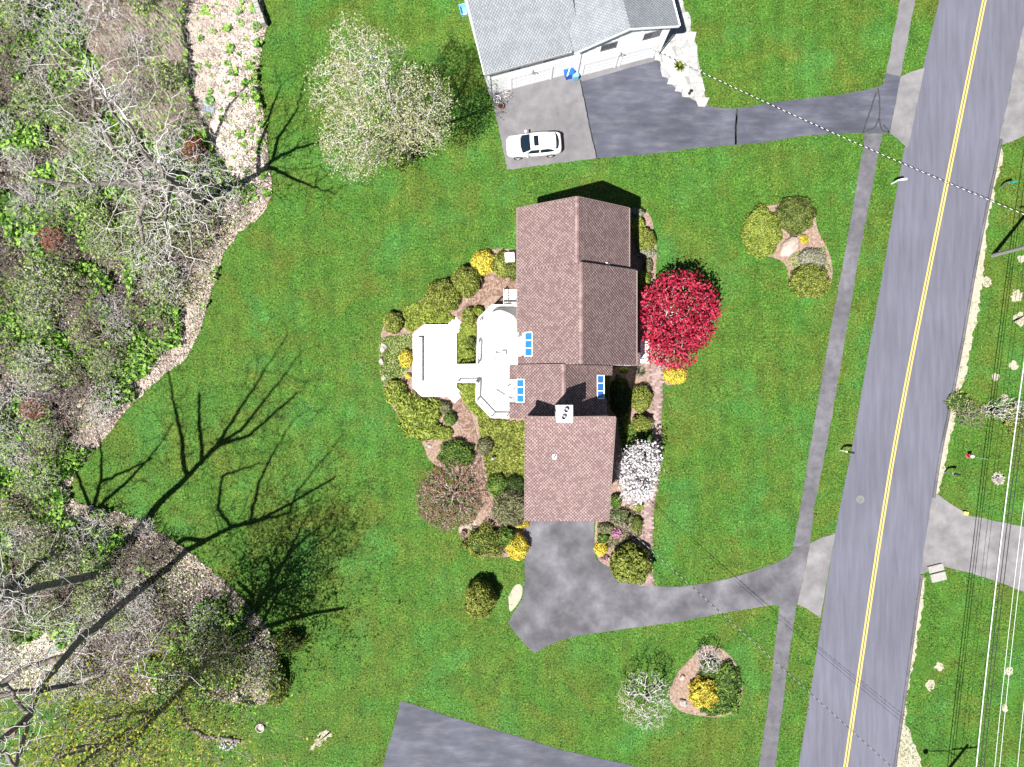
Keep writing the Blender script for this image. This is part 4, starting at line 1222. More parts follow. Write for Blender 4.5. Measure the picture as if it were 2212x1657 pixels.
mailbox((2160, 404), .25, "green mailbox on a grey post across the road beside the utility pole", M_green, M_grey)
mailbox((2040, 1020), -.1, "dark mailbox on a wooden post across the road near the hydrant", M_black, M_pole)

# hydrant with a marker rod
q = P(2090, 984)
t = empty("fire_hydrant", (q.x, q.y, 0), 0, "red fire hydrant with white bonnet standing in the grass", "hydrant")
MB().lathe([(.19, 0), (.19, .05), (.12, .07), (.12, .52), (.16, .54), (.16, .58)], n=18).build("barrel", M_redpaint, t)
MB().lathe([(.15, .58), (.15, .64), (.12, .73), (.05, .78), (.05, .84), (.02, .85)], n=18).build("bonnet", M_furn, t)
for a in (math.pi * 1.25, math.pi * .25, math.pi * .75):
    d = Vector((math.cos(a), math.sin(a), 0)); MB().tube([Vector((0, 0, .42)) + d * .1, Vector((0, 0, .42)) + d * .22], .07, 10).build("outlet", M_redpaint, t)
q = P(2107, 988)
t = empty("marker_rod", (q.x, q.y, 0), 0, "thin pale marker rod leaning beside the hydrant", "rod")
MB().tube([(0, 0, 0), (.15, -.04, 1.35)], .012, 6).build("rod", M_furn, t); MB().box((.15, -.04, 1.38), (.03, .03, .06)).build("tip", M_redpaint, t)
# stump
def lump(name, loc, r, m, seed, label=None, cat=None, group=None, parent=None, sub=3):
    bm = bmesh.new(); bmesh.ops.create_icosphere(bm, subdivisions=sub, radius=1)
    rr = random.Random(seed); ph = [rr.uniform(0, 6) for _ in range(6)]
    for v in bm.verts:
        c = v.co; k = 1 + .16 * math.sin(2.6 * c.x + ph[0]) * math.cos(2.1 * c.y + ph[1]) + .12 * math.sin(4.3 * c.y + ph[2] + c.z * 3) + .07 * math.sin(8 * c.x + ph[3]) * math.sin(7 * c.z + ph[4])
        v.co = Vector((c.x * r[0], c.y * r[1], c.z * r[2])) * k
        v.co.z = max(v.co.z, -.35 * r[2])
    me = bpy.data.meshes.new(name); bm.to_mesh(me); bm.free()
    o = mobj(name, me, m, parent); o.location = (loc[0], loc[1], loc[2] + .3 * r[2]); o.rotation_euler = (0, 0, rr.uniform(0, 6))
    return tag(o, label, cat, group)
q = P(2157, 1034); t = empty("tree_stump", (q.x, q.y, 0), 0, "broken grey tree stump in the grass across the road", "stump")
mb = MB(); n = 22; rs = random.Random(4); V = []
for j, (r_, z) in enumerate(((.52, 0), (.40, .1), (.34, .25), (.2, .22), (.1, .08))):
    for k in range(n):
        a = 2 * math.pi * k / n; V.append((r_ * (1 + .25 * rs.uniform(-1, 1)) * math.cos(a), r_ * (1 + .25 * rs.uniform(-1, 1)) * math.sin(a), max(0, z + (.1 * rs.uniform(-1, 1) if j else 0))))
mb.add(V, [(j * n + k, j * n + (k + 1) % n, (j + 1) * n + (k + 1) % n, (j + 1) * n + k) for j in range(4) for k in range(n)]); mb.f.append(tuple(4 * n + k for k in range(n)))
mb.build("stump_wood", M_rock, t)
for k in range(5):
    a = k * 1.3; MB().tube([(.3 * math.cos(a), .3 * math.sin(a), .12), (.62 * math.cos(a + .2), .62 * math.sin(a + .2), .02)], [.07, .03], 6).build("root", M_rock, t)

# catch basin, manhole
q = P(2024, 1238); t = empty("storm_drain", (q.x, q.y, .0), math.radians(14), "concrete storm drain top with a slot at the driveway corner", "drain")
MB().box((0, -.32, .06), (1.3, .72, .16)).build("cover_slab", M_concrete, t, bevel=.02)
MB().box((0, .42, .035), (1.3, .6, .1)).build("apron_slab", M_concrete, t, bevel=.02)
MB().box((0, .085, .05), (1.1, .08, .09)).build("slot", M_black, t)
MB().box((-.1, .76, .04), (1.2, .05, .06)).build("edge", M_black, t)
q = P(1858, 1079); t = empty("manhole_cover", (q.x, q.y, .016), 0, "round cast iron manhole cover set in the road", "manhole cover")
MB().lathe([(.36, .0), (.36, .008), (.30, .008)], n=32).build("frame", M_iron, t)
MB().lathe([(.285, .0), (.285, .012), (.0, .014)], n=32).build("lid", M_iron, t)
for k in range(5): MB().box((0, -.18 + k * .09, .014), (.44 - abs(k - 2) * .08, .02, .008)).build("rib", M_grey, t)
q = P(2083, 1108); t = empty("marker_box", (q.x, q.y, 0), math.radians(-10), "small pale yellow box at the grass edge of the driveway across the road", "box")
MB().box((0, 0, .12), (.35, .25, .24)).build("box", M_yellowbox, t, bevel=.02); MB().box((0, 0, .25), (.38, .28, .03)).build("lid", M_yellowbox, t, bevel=.01)

# ================================================================ poles and wires
def pole(loc, hgt, label, arm=None):
    t = empty("utility_pole", loc, 0, label, "utility pole")
    MB().tube([(0, 0, 0), (0, 0, hgt * .5), (0, 0, hgt)], [.17, .15, .12], 14).build("shaft", M_pole, t)
    c = MB().box((0, 0, hgt - .6), (2.2, .1, .12), .1).build("crossarm", M_pole, t)
    for x in (-1, -.4, .4, 1): MB().lathe([(.03, 0), (.06, .06), (.04, .14), (.05, .2)], (x, .1 * x, hgt - .54), 10).build("insulator", M_grey, c)
    return t
p1 = P(2144, 552); pole((p1.x, p1.y, 0), 10.5, "weathered grey utility pole beside the sandy verge")
p2 = Vector((35.6, -35.3, 0)); t = pole((p2.x, p2.y, 0), 10, "utility pole carrying the street lamp over the verge")
lm = MB().tube([(0, 0, 7.7), (-1.2, .25, 8.3), (-2.7, .2, 8.35)], .04, 8).build("lamp_arm", M_grey, t)
MB().lathe([(.04, .16), (.2, .1), (.24, 0), (.16, -.08)], (-3.0, .2, 8.28), 14).build("lamp_head", M_grey, t)
def wire(name, a, b, sag, r, m, label, group=None, n=40):
    a, b = Vector(a), Vector(b); pts = []
    for i in range(n + 1):
        f = i / n; p = a.lerp(b, f); p.z -= sag * 4 * f * (1 - f); pts.append(p)
    mid = a
    o = MB().tube(pts, r, 6).build(name, m); return tag(o, label, "cable", group)
for k, (dx, z, r) in enumerate(((-.25, 5.75, .035), (-.05, 5.9, .03), (.12, 6.05, .028))):
    wire("telephone_cable", (p1.x + dx, p1.y, z), (p2.x + dx, p2.y, z), .45, r, M_wirealu if k == 0 else M_wire, "thick telephone cable strung low between the utility poles", "telephone cables between the poles")
for k, (dx, z) in enumerate(((.55, 6.6), (.85, 6.7), (1.5, 7.6))):
    wire("power_line", (p1.x + dx, p1.y, z), (p2.x + dx, p2.y, z), .5, .016, M_wirealu, "thin bright power line running high above the telephone cables", "power lines between the poles")
# extend the line northwards past the pole
for dx, z in ((-.25, 5.75), (.12, 6.05)):
    wire("telephone_cable", (p1.x + dx, p1.y, z), (p1.x + 6, p1.y + 40, z), .45, .03, M_wire, "thick telephone cable strung low between the utility poles", "telephone cables between the poles")
# twisted service drops: a dark conductor with pale bands
def service_drop(a, b, sag, label, wr=.02):
    t = empty("service_drop", (0, 0, 0), 0, label, "cable"); a, b = Vector(a), Vector(b); n = 150
    pts = []
    for i in range(n + 1):
        f = i / n; p = a.lerp(b, f); p.z -= sag * 4 * f * (1 - f); pts.append(p)
    MB().tube(pts, wr * .9, 6).build("conductor", M_wire, t)
    tw = MB(); w2 = MB()
    for i in range(0, n):
        if i % 2 == 0: tw.tube([pts[i] + Vector((.03, .03, .03)), pts[min(n, i + 1)] + Vector((.02, .02, .02))], wr, 5)
    tw.build("bare_neutral", M_wirealu, t)
nbp = P(1500, 140, 5.4)
service_drop((nbp.x - 3.4, nbp.y + 1.4, 5.2), (p1.x, p1.y + .05, 8.2), .6, "twisted service cable from the northern pole to the white house")
ga = Vector((7.5, gy0 + .6, 5.4))
service_drop(ga, (p2.x, p2.y + .05, 7.6), .9, "twisted service cable from the lamp pole to the garage corner", .009)
for z, dy in ((6.4, .05), (6.9, .1)):
    wire("thin_cable", (ga.x, ga.y + dy, 5.15 + (z - 6.4) * .4), (p2.x, p2.y + dy, z), .8, .012, M_wire, "thin dark cable running beside the service cable to the garage", "thin cables to the garage")

# ================================================================ rocks and ornaments
for i, (x, y, rx, ry, rz, m, lab) in enumerate([
    (1704, 534, .95, .6, .5, M_pinkrock, "large flat pinkish boulder lying between the round shrubs of the roadside bed"),
    (1475, 1517, .34, .3, .25, M_rock, "grey rock by the bare tree at the edge of the lower island bed"),
    (1571, 1531, .30, .22, .2, M_pinkrock, "pale rock on the roadside edge of the lower island bed"),
    (1473, 1463, .26, .2, .2, M_pinkrock, "pale rock at the driveway edge of the lower island bed"),
    (829, 751, .28, .36, .25, M_rock, "pale standing stone in the ground cover west of the octagonal deck near the ball shrub"),
    (825, 781, .3, .26, .25, M_rock, "pale stone in the ground cover west of the octagonal deck, beside the yellow shrub"),
    (829, 817, .2, .2, .16, M_rock, "smallest pale stone in the ground cover west of the octagonal deck"),
    (928, 963, .16, .16, .12, M_rock, "small white stone on the mulch below the spreading juniper"),
    (1656, 493, .45, .25, .25, M_rock, "grey weathered branch stub showing through the yellow-green round shrub")][:8]):
    q = P(x, y); lump("rock", (q.x, q.y, .01), (rx, ry, rz), m, i + 50, lab, "rock")
# garden ornaments
q = P(1101, 556, 1.0); t = empty("garden_pedestal", (q.x, q.y, 0), .05, "white square garden pedestal among the shrubs behind the house", "pedestal")
MB().box((0, 0, .5), (.5, .5, 1.0)).build("shaft", M_furn, t, bevel=.02); MB().box((0, 0, 1.05), (.8, .8, .1)).build("top", M_white, t, bevel=.03); MB().box((0, 0, .06), (.7, .7, .12)).build("plinth", M_furn, t, bevel=.02)
q = P(1065, 989); t = empty("stone_ornament", (q.x, q.y, 0), 0, "small pale stone figure standing in the ground cover", "ornament")
MB().lathe([(.22, 0), (.22, .06), (.12, .12), (.17, .3), (.16, .42), (.09, .5), (.11, .6), (.05, .7)], n=14).build("figure", M_rock, t, smooth=True)
MB().lathe([(.08, 0), (.1, .1), (.04, .18)], (.13, .05, .3), 10).build("bowl", M_rock, t)
def potted(D, label, group=None):
    q = P(*D); t = empty("plant_pot", (q.x, q.y, .02), 0, label, "pot", group)
    MB().lathe([(.16, 0), (.24, .34), (.27, .34), (.27, .4), (.22, .4), (.21, .33)], n=20).build("pot", M_clay, t)
    MB().lathe([(.21, 0), (0.001, .02)], (0, 0, .33), 16).build("soil", M_black, t)
potted((1001, 1152), "round dark pot on the pale mulch beside the red twiggy tree")
potted((1082, 233), "terracotta pot standing on the parking pad by the house corner")
q = P(1074, 217); t = empty("hose_reel", (q.x, q.y, .02), .3, "white spoked hose reel on the pad at the house corner", "hose reel")
mb = MB(); mb.tube([(.3 * math.cos(a), .3 * math.sin(a), .25) for a in np.linspace(0, 2 * math.pi, 25)], .02, 6, False); mb.build("rim", M_furn, t)
for k in range(6): MB().bar((0, 0, .25), (.3 * math.cos(k * math.pi / 3), .3 * math.sin(k * math.pi / 3), .25), .02).build("spoke", M_furn, t)
MB().lathe([(.18, 0), (.05, .03), (.04, .3)], n=12).build("stand", M_grey, t)
q = P(1348, 1124); t = empty("path_light", (q.x, q.y, 0), 0, "black garden lamp post beside the paved walk", "lamp")
MB().lathe([(.06, 0), (.03, .05), (.03, 1.35), (.05, 1.37)], n=12).build("post", M_black, t)
MB().lathe([(.1, 1.37), (.13, 1.62), (.02, 1.74)], n=6).build("lantern", M_black, t)
q = P(1491, 199, .3); t = empty("garden_lantern", (q.x, q.y, .03), .5, "small dark lantern at the tip of the white gravel bed", "lantern")
MB().lathe([(.13, 0), (.13, .04), (.07, .06), (.07, .5), (.15, .54), (.03, .66)], n=12).build("body", M_black, t)
# white stacked blocks at the wood edge
q = P(566, 33)
t = empty("block_stack", (q.x, q.y, 0), math.radians(20), "row of white weathered blocks stacked at the top of the reed bed edge", "block wall")
rs = random.Random(8)
for k in range(5):
    for j in range(3):
        MB().box((rs.uniform(-.04, .04), -.95 + k * .47, .15 + j * .29), (.42, .43, .27), rs.uniform(-.06, .06)).build("block", M_rock if (k + j) % 3 == 0 else M_concrete, t, bevel=.02)
# bent sheet lying in the reeds
q = P(453, 228); t = empty("bent_sheet", (q.x, q.y, .05), .2, "bent pale blue grey sheet lying on the reed bed", "sheet")
MB().add([(-.5, -.1, .06), (.42, 0, .03), (.5, .75, .05), (-.38, .7, .12), (-.65, -.5, .22), (.3, -.75, .05)], [(0, 1, 2, 3), (4, 5, 1, 0)]).build("panel", M_tarp, t)
sm = t.children[0].modifiers.new("t", 'SOLIDIFY'); sm.thickness = .02
# tarp covered heap at the left edge
q = P(16, 928); t = empty("tarp_heap", (q.x, q.y, 0), .1, "blue grey tarpaulin over a heap in the thicket at the wood's edge", "tarp")
V, Fc = [], []; n = 13; rs = random.Random(2)
for i in range(n):
    for j in range(n):
        u, v = i / (n - 1) * 2 - 1, j / (n - 1) * 2 - 1; e = max(abs(u), abs(v))
        V.append((u * 1.0, v * .95, max(.0, .75 * (1 - e ** 3)) + rs.uniform(-.03, .03) * (e < .95)))
Fc = [(i * n + j, (i + 1) * n + j, (i + 1) * n + j + 1, i * n + j + 1) for i in range(n - 1) for j in range(n - 1)]
MB().add(V, Fc).build("tarp", M_tarp, t, smooth=True)
q = P(124, 1398); t = empty("green_box", (q.x, q.y, 0), .7, "small green and white wooden box in the dry clearing", "box")
MB().box((0, 0, .25), (.75, .5, .5)).build("box", M_green, t, bevel=.02); MB().box((.1, 0, .52), (.6, .54, .04)).build("lid", M_concrete, t)
q = P(563, 1571); t = empty("white_ring", (q.x, q.y, 0), 0, "white weathered ring planter at the wood edge beside the lawn", "planter")
MB().lathe([(.36, 0), (.38, .2), (.3, .22), (.26, .08), (.0001, .07)], n=18).build("ring", M_rock, t)
q = P(26, 1580); t = empty("tree_stump", (q.x, q.y, 0), 0, "flat sawn brown stump in the grass below the clearing", "stump")
MB().lathe([(.55, 0), (.46, .12), (.44, .26), (.0001, .27)], n=20).build("stump_wood", M_mulch, t)

# ================================================================ vegetation
def unit(v): return v / (np.linalg.norm(v, axis=-1, keepdims=True) + 1e-9)

def leaf_quads(rng, C, Nn, size, aspect=1.8, droop=.6):
    """one kite shaped leaf at each point C, roughly facing Nn"""
    n = len(C)
    nn = unit(Nn + rng.normal(0, droop, (n, 3)))
    t = unit(np.cross(nn, rng.normal(0, 1, (n, 3)))); b = np.cross(nn, t)
    s = size * rng.uniform(.6, 1.35, (n, 1)) / 2
    L, W = t * s * aspect, b * s
    fold = nn * s * .35
    V = np.stack([C - L, C + W + fold, C + L, C - W + fold], 1).reshape(-1, 3)
    return V, np.arange(4 * n).reshape(n, 4)

def tubes_np(P0, P1, R0, R1, n=4):
    d = unit(P1 - P0); ref = np.tile(np.array([[.31, .17, .93]]), (len(d), 1)); ref[np.abs((d * ref).sum(1)) > .95] = (1, 0, 0)
    u = unit(np.cross(d, ref)); w = np.cross(d, u); a = 2 * np.pi * np.arange(n) / n
    ring = u[:, None] * np.cos(a)[None, :, None] + w[:, None] * np.sin(a)[None, :, None]
    V = np.concatenate([P0[:, None] + ring * R0[:, None, None], P1[:, None] + ring * R1[:, None, None]], 1)
    k = np.arange(n); k2 = (k + 1) % n
    q = np.stack([k, k + n, k2 + n, k2], 1)[::-1]
    Fc = (np.arange(len(d)) * 2 * n)[:, None, None] + q[None]
    return V.reshape(-1, 3), Fc.reshape(-1, 4)

def grow(nodes, parents, attr, alpha=.22, rmin=.012, power=.42, root_r=None, jit=0.0, rng=RNG, floor=0):
    """connect attractor points to a growing skeleton; returns positions, parents, radii"""
    N0 = len(nodes); M = len(attr)
    Ps = np.zeros((N0 + M, 3)); Ps[:N0] = nodes; par = np.full(N0 + M, -1); par[:N0] = parents
    path = np.zeros(N0 + M)
    for i in range(1, N0):
        path[i] = path[par[i]] + np.linalg.norm(Ps[i] - Ps[par[i]])
    if M:
        d0 = np.linalg.norm(attr[:, None] - nodes[None], axis=2).min(1) if N0 < 200 else np.zeros(M)
        attr = attr[np.argsort(d0)]
        for j in range(M):
            k = N0 + j; p = attr[j]
            dd = np.linalg.norm(Ps[:k] - p, axis=1); c = dd + alpha * path[:k]
            i = int(np.argmin(c)); Ps[k] = p; par[k] = i; path[k] = path[i] + dd[i]
    cnt = np.zeros(N0 + M)
    nch = np.zeros(N0 + M)
    for k in range(N0 + M - 1, -1, -1):
        if nch[k] == 0: cnt[k] += 1
        if par[k] >= 0: cnt[par[k]] += cnt[k]; nch[par[k]] += 1
    r = rmin * cnt ** power
    if root_r: r = np.minimum(r, root_r) if r[0] > root_r else r
    if floor:
        f = path[:N0] / max(path[:N0].max(), 1e-6)
        r[:N0] = np.maximum(r[:N0], floor * (1 - .86 * f) ** 1.1)
    return Ps, par, r, cnt

def skeleton_mesh(name, Ps, par, r, sel, n=4, bend=.06):
    i = np.where(sel & (par >= 0))[0]
    p = par[i]
    A, B, ra, rb = Ps[p], Ps[i], np.minimum(r[p], r[i] * 1.35), r[i]
    if bend:
        # crooked growth: two bent knees in every piece
        g_ = np.random.default_rng(len(i)); L = np.linalg.norm(B - A, axis=1, keepdims=True)
        m1 = A + (B - A) * .35 + g_.normal(0, bend, A.shape) * L; m2 = A + (B - A) * .7 + g_.normal(0, bend, A.shape) * L
        q1, q2 = ra * .65 + rb * .35, ra * .3 + rb * .7
        A, B, ra, rb = np.concatenate([A, m1, m2]), np.concatenate([m1, m2, B]), np.concatenate([ra, q1, q2]), np.concatenate([q1, q2, rb])
    V, Fc = tubes_np(A, B, ra, rb, n)
    return np_mesh(name, V, Fc, smooth=True)

def ellips(rng, n, c, R, shell=0.0, zmin=None):
    d = unit(rng.normal(0, 1, (n, 3))); rad = rng.uniform(shell ** 3, 1, (n, 1)) ** (1 / 3)
    p = np.array(c) + d * rad * np.array(R)
    if zmin is not None: p[:, 2] = np.maximum(p[:, 2], zmin + rng.uniform(0, .3, n))
    return p

# ---- dense clipped and loose shrubs --------------------------------------------
def shrub_surface(rng, R, n, lump_=.12, lobes=None, freq=3.0, low=.0):
    d = unit(rng.normal(0, 1, (n * 2, 3))); d = d[d[:, 2] > -.45][:n]
    ph = rng.uniform(0, 6, 8)
    k = 1 + lump_ * (np.sin(freq * d[:, 0] * 2 + ph[0]) * np.cos(freq * d[:, 1] * 2 + ph[1]) + .7 * np.sin(freq * 3.1 * d[:, 1] + ph[2]) * np.sin(freq * 2.7 * d[:, 2] + ph[3] + d[:, 0] * 4))
    return d, k

def shrub(D, wh, height, kind, label, leafs=.085, lump_=.1, aspect=1.7, density=2.6, droop=.6, group=None, cat="shrub", name="shrub", flat=.62, twig=None, lobes=None):
    """D = picture centre, wh = picture width and height, dome of given height"""
    rng = np.random.default_rng(int(D[0] * 7 + D[1] * 13)); hm = height * .45
    c = P(D[0], D[1], hm); s = (H - hm) / F
    root = empty(name, (c.x, c.y, 0), 0, label, cat, group)
    VV, FF, off = [], [], 0; core = MB()
    for (ox, oy, sx, sy, sz) in (lobes or [(0, 0, 1, 1, 1)]):
        rx, ry, rz = wh[0] / 2 * s * sx, wh[1] / 2 * s * sy, height * flat * sz; zc = height * sz - rz
        area = 2 * math.pi * ((rx * ry + rx * rz + ry * rz) / 3) * 1.3
        n = int(min(9000, density * area / (leafs ** 2 * aspect * .5)))
        d, k = shrub_surface(rng, (rx, ry, rz), n, lump_)
        n = len(d)
        depth = rng.uniform(.86, 1.05, n) * k
        o_ = np.array([ox * wh[0] / 2 * s, oy * wh[1] / 2 * s, zc])
        C = d * depth[:, None] * np.array([rx, ry, rz]) + o_
        ok = C[:, 2] > .02; C = C[ok]; nn = unit(d[ok] / np.array([rx, ry, rz]))
        V, Fc = leaf_quads(rng, C, nn + np.array([0, 0, .25]), leafs, aspect, droop)
        VV.append(V); FF.append(Fc + off); off += len(V)
        # inner mass: dark core that puts leaf-gap shade into the colour
        m = 14
        for i in range(7):
            pass
        ring = []
        b0 = len(core.v); NR = 6
        for i in range(NR + 1):
            th = -.5 + (math.pi / 2 + .5) * i / NR
            for q in range(m):
                a = 2 * math.pi * q / m
                core.v.append((o_[0] + rx * .84 * math.cos(th) * math.cos(a), o_[1] + ry * .84 * math.cos(th) * math.sin(a), max(.0, o_[2] + rz * .84 * math.sin(th))))
        for i in range(NR):
            for q in range(m): core.f.append((b0 + i * m + q, b0 + i * m + (q + 1) % m, b0 + (i + 1) * m + (q + 1) % m, b0 + (i + 1) * m + q))
    foliage = mobj("foliage", np_mesh("foliage", np.concatenate(VV), np.concatenate(FF)), K[kind], root)
    core.build("dark_core", K['dark'] if kind not in ('yellow', 'lime', 'pale') else K['olivedark'], root, smooth=True)
    return root

SH = [
 # back of the house
 ((1043, 568), (50, 52), 1.15, 'yellow', "bright yellow round shrub at the lawn corner of the brick patio"),
 ((1084, 572), (44, 56), 1.0, 'olive', "olive shrub wrapped around the white pedestal behind the house", dict(lobes=[(-.1, .1, .8, .9, 1), (.3, -.5, .7, .5, .8), (.2, .6, .6, .4, .7)])),
 ((1110, 585), (26, 40), .9, 'olivedark', "dark olive shrub between the white pedestal and the house wall"),
 ((956, 640), (76, 70), 1.5, 'olive', "broad round olive yew west of the brick patio"),
 ((1007, 608), (60, 64), 1.7, 'olive', "taller round olive yew against the brick patio"),
 ((849, 697), (42, 46), 1.1, 'olive', "small olive ball shrub on the far lawn side of the garden beds"),
 ((1013, 683), (30, 38), .9, 'olive', "olive shrub between the diagonal steps and the raised deck"),
 ((1032, 671), (24, 18), .8, 'lime', "lime shrub at the chamfered corner of the raised deck"),
 ((1012, 765), (26, 24), .6, 'lime', "lime ball shrub beside the gangway between the decks"),
 ((1018, 738), (20, 24), .7, 'olivedark', "dark shrub tucked against the raised deck railing"),
 ((877, 775), (30, 38), .8, 'yellow', "yellow shrub touching the lawn side of the octagonal deck"),
 ((881, 812), (12, 12), .4, 'yellow', "tiny yellow shrub on the mulch by the octagonal deck"),
 ((854, 849), (46, 52), 1.1, 'lime', "round lime juniper at the lawn edge south of the octagonal deck", dict(leafs=.12, aspect=3, lump_=.14)),
 ((905, 902), (100, 96), .9, 'lime', "large feathery spreading juniper south of the octagonal deck", dict(leafs=.13, aspect=3.4, lump_=.2, lobes=[(-.25, .35, .7, .6, 1), (.3, .35, .65, .55, .95), (.05, -.25, .8, .6, .9), (.3, -.65, .6, .4, .7)])),
 ((961, 881), (26, 28), .7, 'grey', "small brownish shrub by the southern deck steps"),
 ((972, 905), (26, 28), .8, 'green', "small green shrub on the mulch beside the brick path"),
 ((958, 937), (38, 30), .5, 'lime', "low pale lime shrub on the mulch below the juniper"),
 ((985, 980), (74, 58), 1.1, 'green', "dark green shrub between the brick path and the red twiggy tree", dict(lump_=.18)),
 ((1047, 965), (34, 36), .9, 'grey', "grey green ball shrub beside the brick path"),
 ((1073, 1048), (44, 46), 1.0, 'green', "dark green ball shrub in the ground cover behind the garage"),
 ((1112, 1047), (40, 40), .9, 'dark', "ball shrub close to the garage wall, coloured dark for its shade"),
 ((1102, 1097), (78, 80), 1.6, 'grey', "large grey olive ball shrub at the garage corner"),
 ((1120, 1133), (46, 16), .3, 'yellow', "low yellow edging shrub at the top of the driveway"),
 ((1047, 1170), (84, 68), 1.2, 'olive', "loose light green shrub at the lawn end of the back beds", dict(lump_=.24, density=1.8, droop=.9)),
 ((1096, 1158), (36, 40), 1.3, 'green', "green shrub standing behind the yellow ball at the driveway", dict(lump_=.2)),
 ((1118, 1181), (46, 54), 1.5, 'yellow', "bright yellow ball shrub leaning over the driveway edge"),
 ((1038, 1296), (66, 80), 2.3, 'olive', "tall solitary yellow-green yew standing alone in the back lawn"),
 # front beds
 ((1340, 856), (44, 84), 1.5, 'dark', "long hedge under the house wall, coloured dark for its shade", dict(flat=.5)),
 ((1384, 862), (46, 56), 1.3, 'olive', "square olive hedge beside the front walk", dict(flat=.5)),
 ((1386, 914), (44, 36), 1.3, 'olive', "smaller olive hedge next to the front walk before the blossom tree", dict(flat=.5)),
 ((1353, 908), (14, 60), .8, 'lime', "narrow lime hedge strip along the garage shadow"),
 ((1348, 798), (20, 12), .5, 'lime', "small lime shrub at the foot of the front wall"),
 ((1458, 811), (50, 38), .6, 'yellow', "low yellow mound at the foot of the red maple"),
 ((1378, 461), (26, 18), 1.0, 'pale', "grey-white shrub at the northern end of the front bed", dict(lump_=.3)),
 ((1377, 488), (28, 42), 1.1, 'lime', "lime shrub near the northern end of the front bed"),
 ((1394, 517), (44, 46), 1.2, 'olive', "round olive shrub in the middle of the northern front bed"),
 ((1396, 546), (40, 22), .6, 'pale', "thin pinkish grey shrub behind the round olive shrub"),
 ((1400, 575), (20, 34), .6, 'grey', "low grey shrub strip at the lawn edge of the front bed"),
 ((1390, 606), (30, 40), 1.1, 'lime', "lime shrub between the house and the red maple"),
 ((1396, 636), (22, 22), .8, 'green', "small green shrub under the edge of the red maple"),
 # bed by the driveway
 ((1298, 1186), (28, 30), .7, 'yellow', "yellow ball shrub at the corner of the driveway bed"),
 ((1303, 1162), (24, 20), .6, 'green', "small green shrub above the yellow ball in the driveway bed"),
 ((1308, 1142), (34, 22), .6, 'grey', "grey green shrub at the garage end of the driveway bed"),
 ((1340, 1114), (56, 34), .5, 'grey', "sparse grey shrub between the garage walk and the driveway bed", dict(density=1.6, lump_=.3)),
 ((1376, 1132), (24, 34), .6, 'olivedark', "dark olive shrub along the paved walk in the driveway bed"),
 ((1363, 1218), (86, 82), 2.2, 'olive', "large round olive yew between the driveway and the paved walk", dict(leafs=.11, aspect=2.4)),
 ((1379, 1093), (20, 20), .5, 'lime', "small lime shrub where the two paved walks meet"),
 ((1333, 1152), (24, 22), .4, 'pink', "pink flowering plants in the middle of the driveway bed", dict(density=1.2)),
 ((1307, 1205), (20, 12), .3, 'pink', "low pink flowers at the driveway kerb", dict(density=1.2)),
 ((1330, 1084), (24, 30), .9, 'green', "green shrub at the garage wall below the blossom tree"),
 # upper island bed
 ((1646, 500), (80, 104), 1.3, 'lime', "large oval yellow-green shrub in the roadside island bed"),
 ((1720, 465), (80, 78), 1.4, 'olivedark', "dark green ball shrub at the top of the roadside island bed"),
 ((1738, 517), (19, 19), .4, 'yellow', "tiny golden shrub beside the pink boulder"),
 ((1755, 560), (56, 46), .8, 'pale', "creamy white variegated shrub in the roadside island bed"),
 ((1751, 607), (84, 72), 1.3, 'olive', "round olive shrub at the house-walk end of the roadside island bed"),
 # lower island bed
 ((1519, 1497), (58, 64), 1.2, 'yellow', "bright yellow feathery shrub in the lower island bed", dict(lump_=.2)),
 ((1556, 1484), (96, 130), .7, 'green', "wide spreading dark juniper covering the lower island bed", dict(leafs=.12, aspect=2.6, lump_=.22, lobes=[(.3, .2, .62, .6, 1), (.35, -.4, .55, .5, .9), (-.3, -.7, .65, .26, .7), (-.45, .62, .45, .3, .8)])),
 # wood edge
 ((598, 1478), (40, 90), 1.6, 'olive', "loose olive bush at the lawn edge of the lower wood", dict(lump_=.3, density=1.3, droop=.9)),
 ((625, 1385), (60, 44), 1.4, 'olivedark', "dark bush reaching out of the lower wood onto the lawn", dict(lump_=.3, density=1.3, droop=.9)),
 # across the road
 ((2072, 868), (50, 40), .5, 'cover', "low weedy thicket at the verge beside the brush pile", dict(density=1.3, lump_=.3)),
 ((2190, 905), (40, 60), .6, 'olive', "green shrub in the shade behind the brush pile", dict(lump_=.3)),
]
for row in SH:
    D, wh, hh, kd, lab = row[:5]; kw = row[5] if len(row) > 5 else {}
    shrub(D, wh, hh, kd, lab, **kw)
# small azalea with white flowers at the wood edge
shrub((493, 1608), (34, 22), .7, 'blossom', "small white blossoming shrub at the lower wood edge", density=1.2, lump_=.3)

# spiky grass plants
def grass_plant(D, n, L, kind, label, group=None):
    rng = np.random.default_rng(int(D[0])); q = P(*D); root = empty("grass_plant", (q.x, q.y, .02), 0, label, "plant", group)
    a = rng.uniform(0, 2 * np.pi, n); el = rng.uniform(.3, 1.3, n); ln = L * rng.uniform(.6, 1.1, n)
    d = np.stack([np.cos(a) * np.cos(el), np.sin(a) * np.cos(el), np.sin(el)], 1); s = np.stack([-np.sin(a), np.cos(a), 0 * a], 1) * .018
    m = d * ln[:, None] * .6; e = d * ln[:, None]; e[:, 2] *= .7
    V = np.stack([-s, s, m + s * .8, e, m - s * .8], 1).reshape(-1, 3)
    o = mobj("blades", np_mesh("blades", V, np.arange(5 * n).reshape(n, 5)), K[kind], root)
    MB().lathe([(.07, 0), (.05, .08), (.001, .1)], n=8).build("crown", K['dark'], root)
grass_plant((1466, 145), 160, .75, 'lime', "spiky lime grass tuft in the white gravel bed")
grass_plant((1381, 803), 140, .8, 'pale', "pale spiky grass clump by the porch end of the front bed")
grass_plant((1425, 92), 60, .4, 'lime', "short green tuft at the corner of the white house")

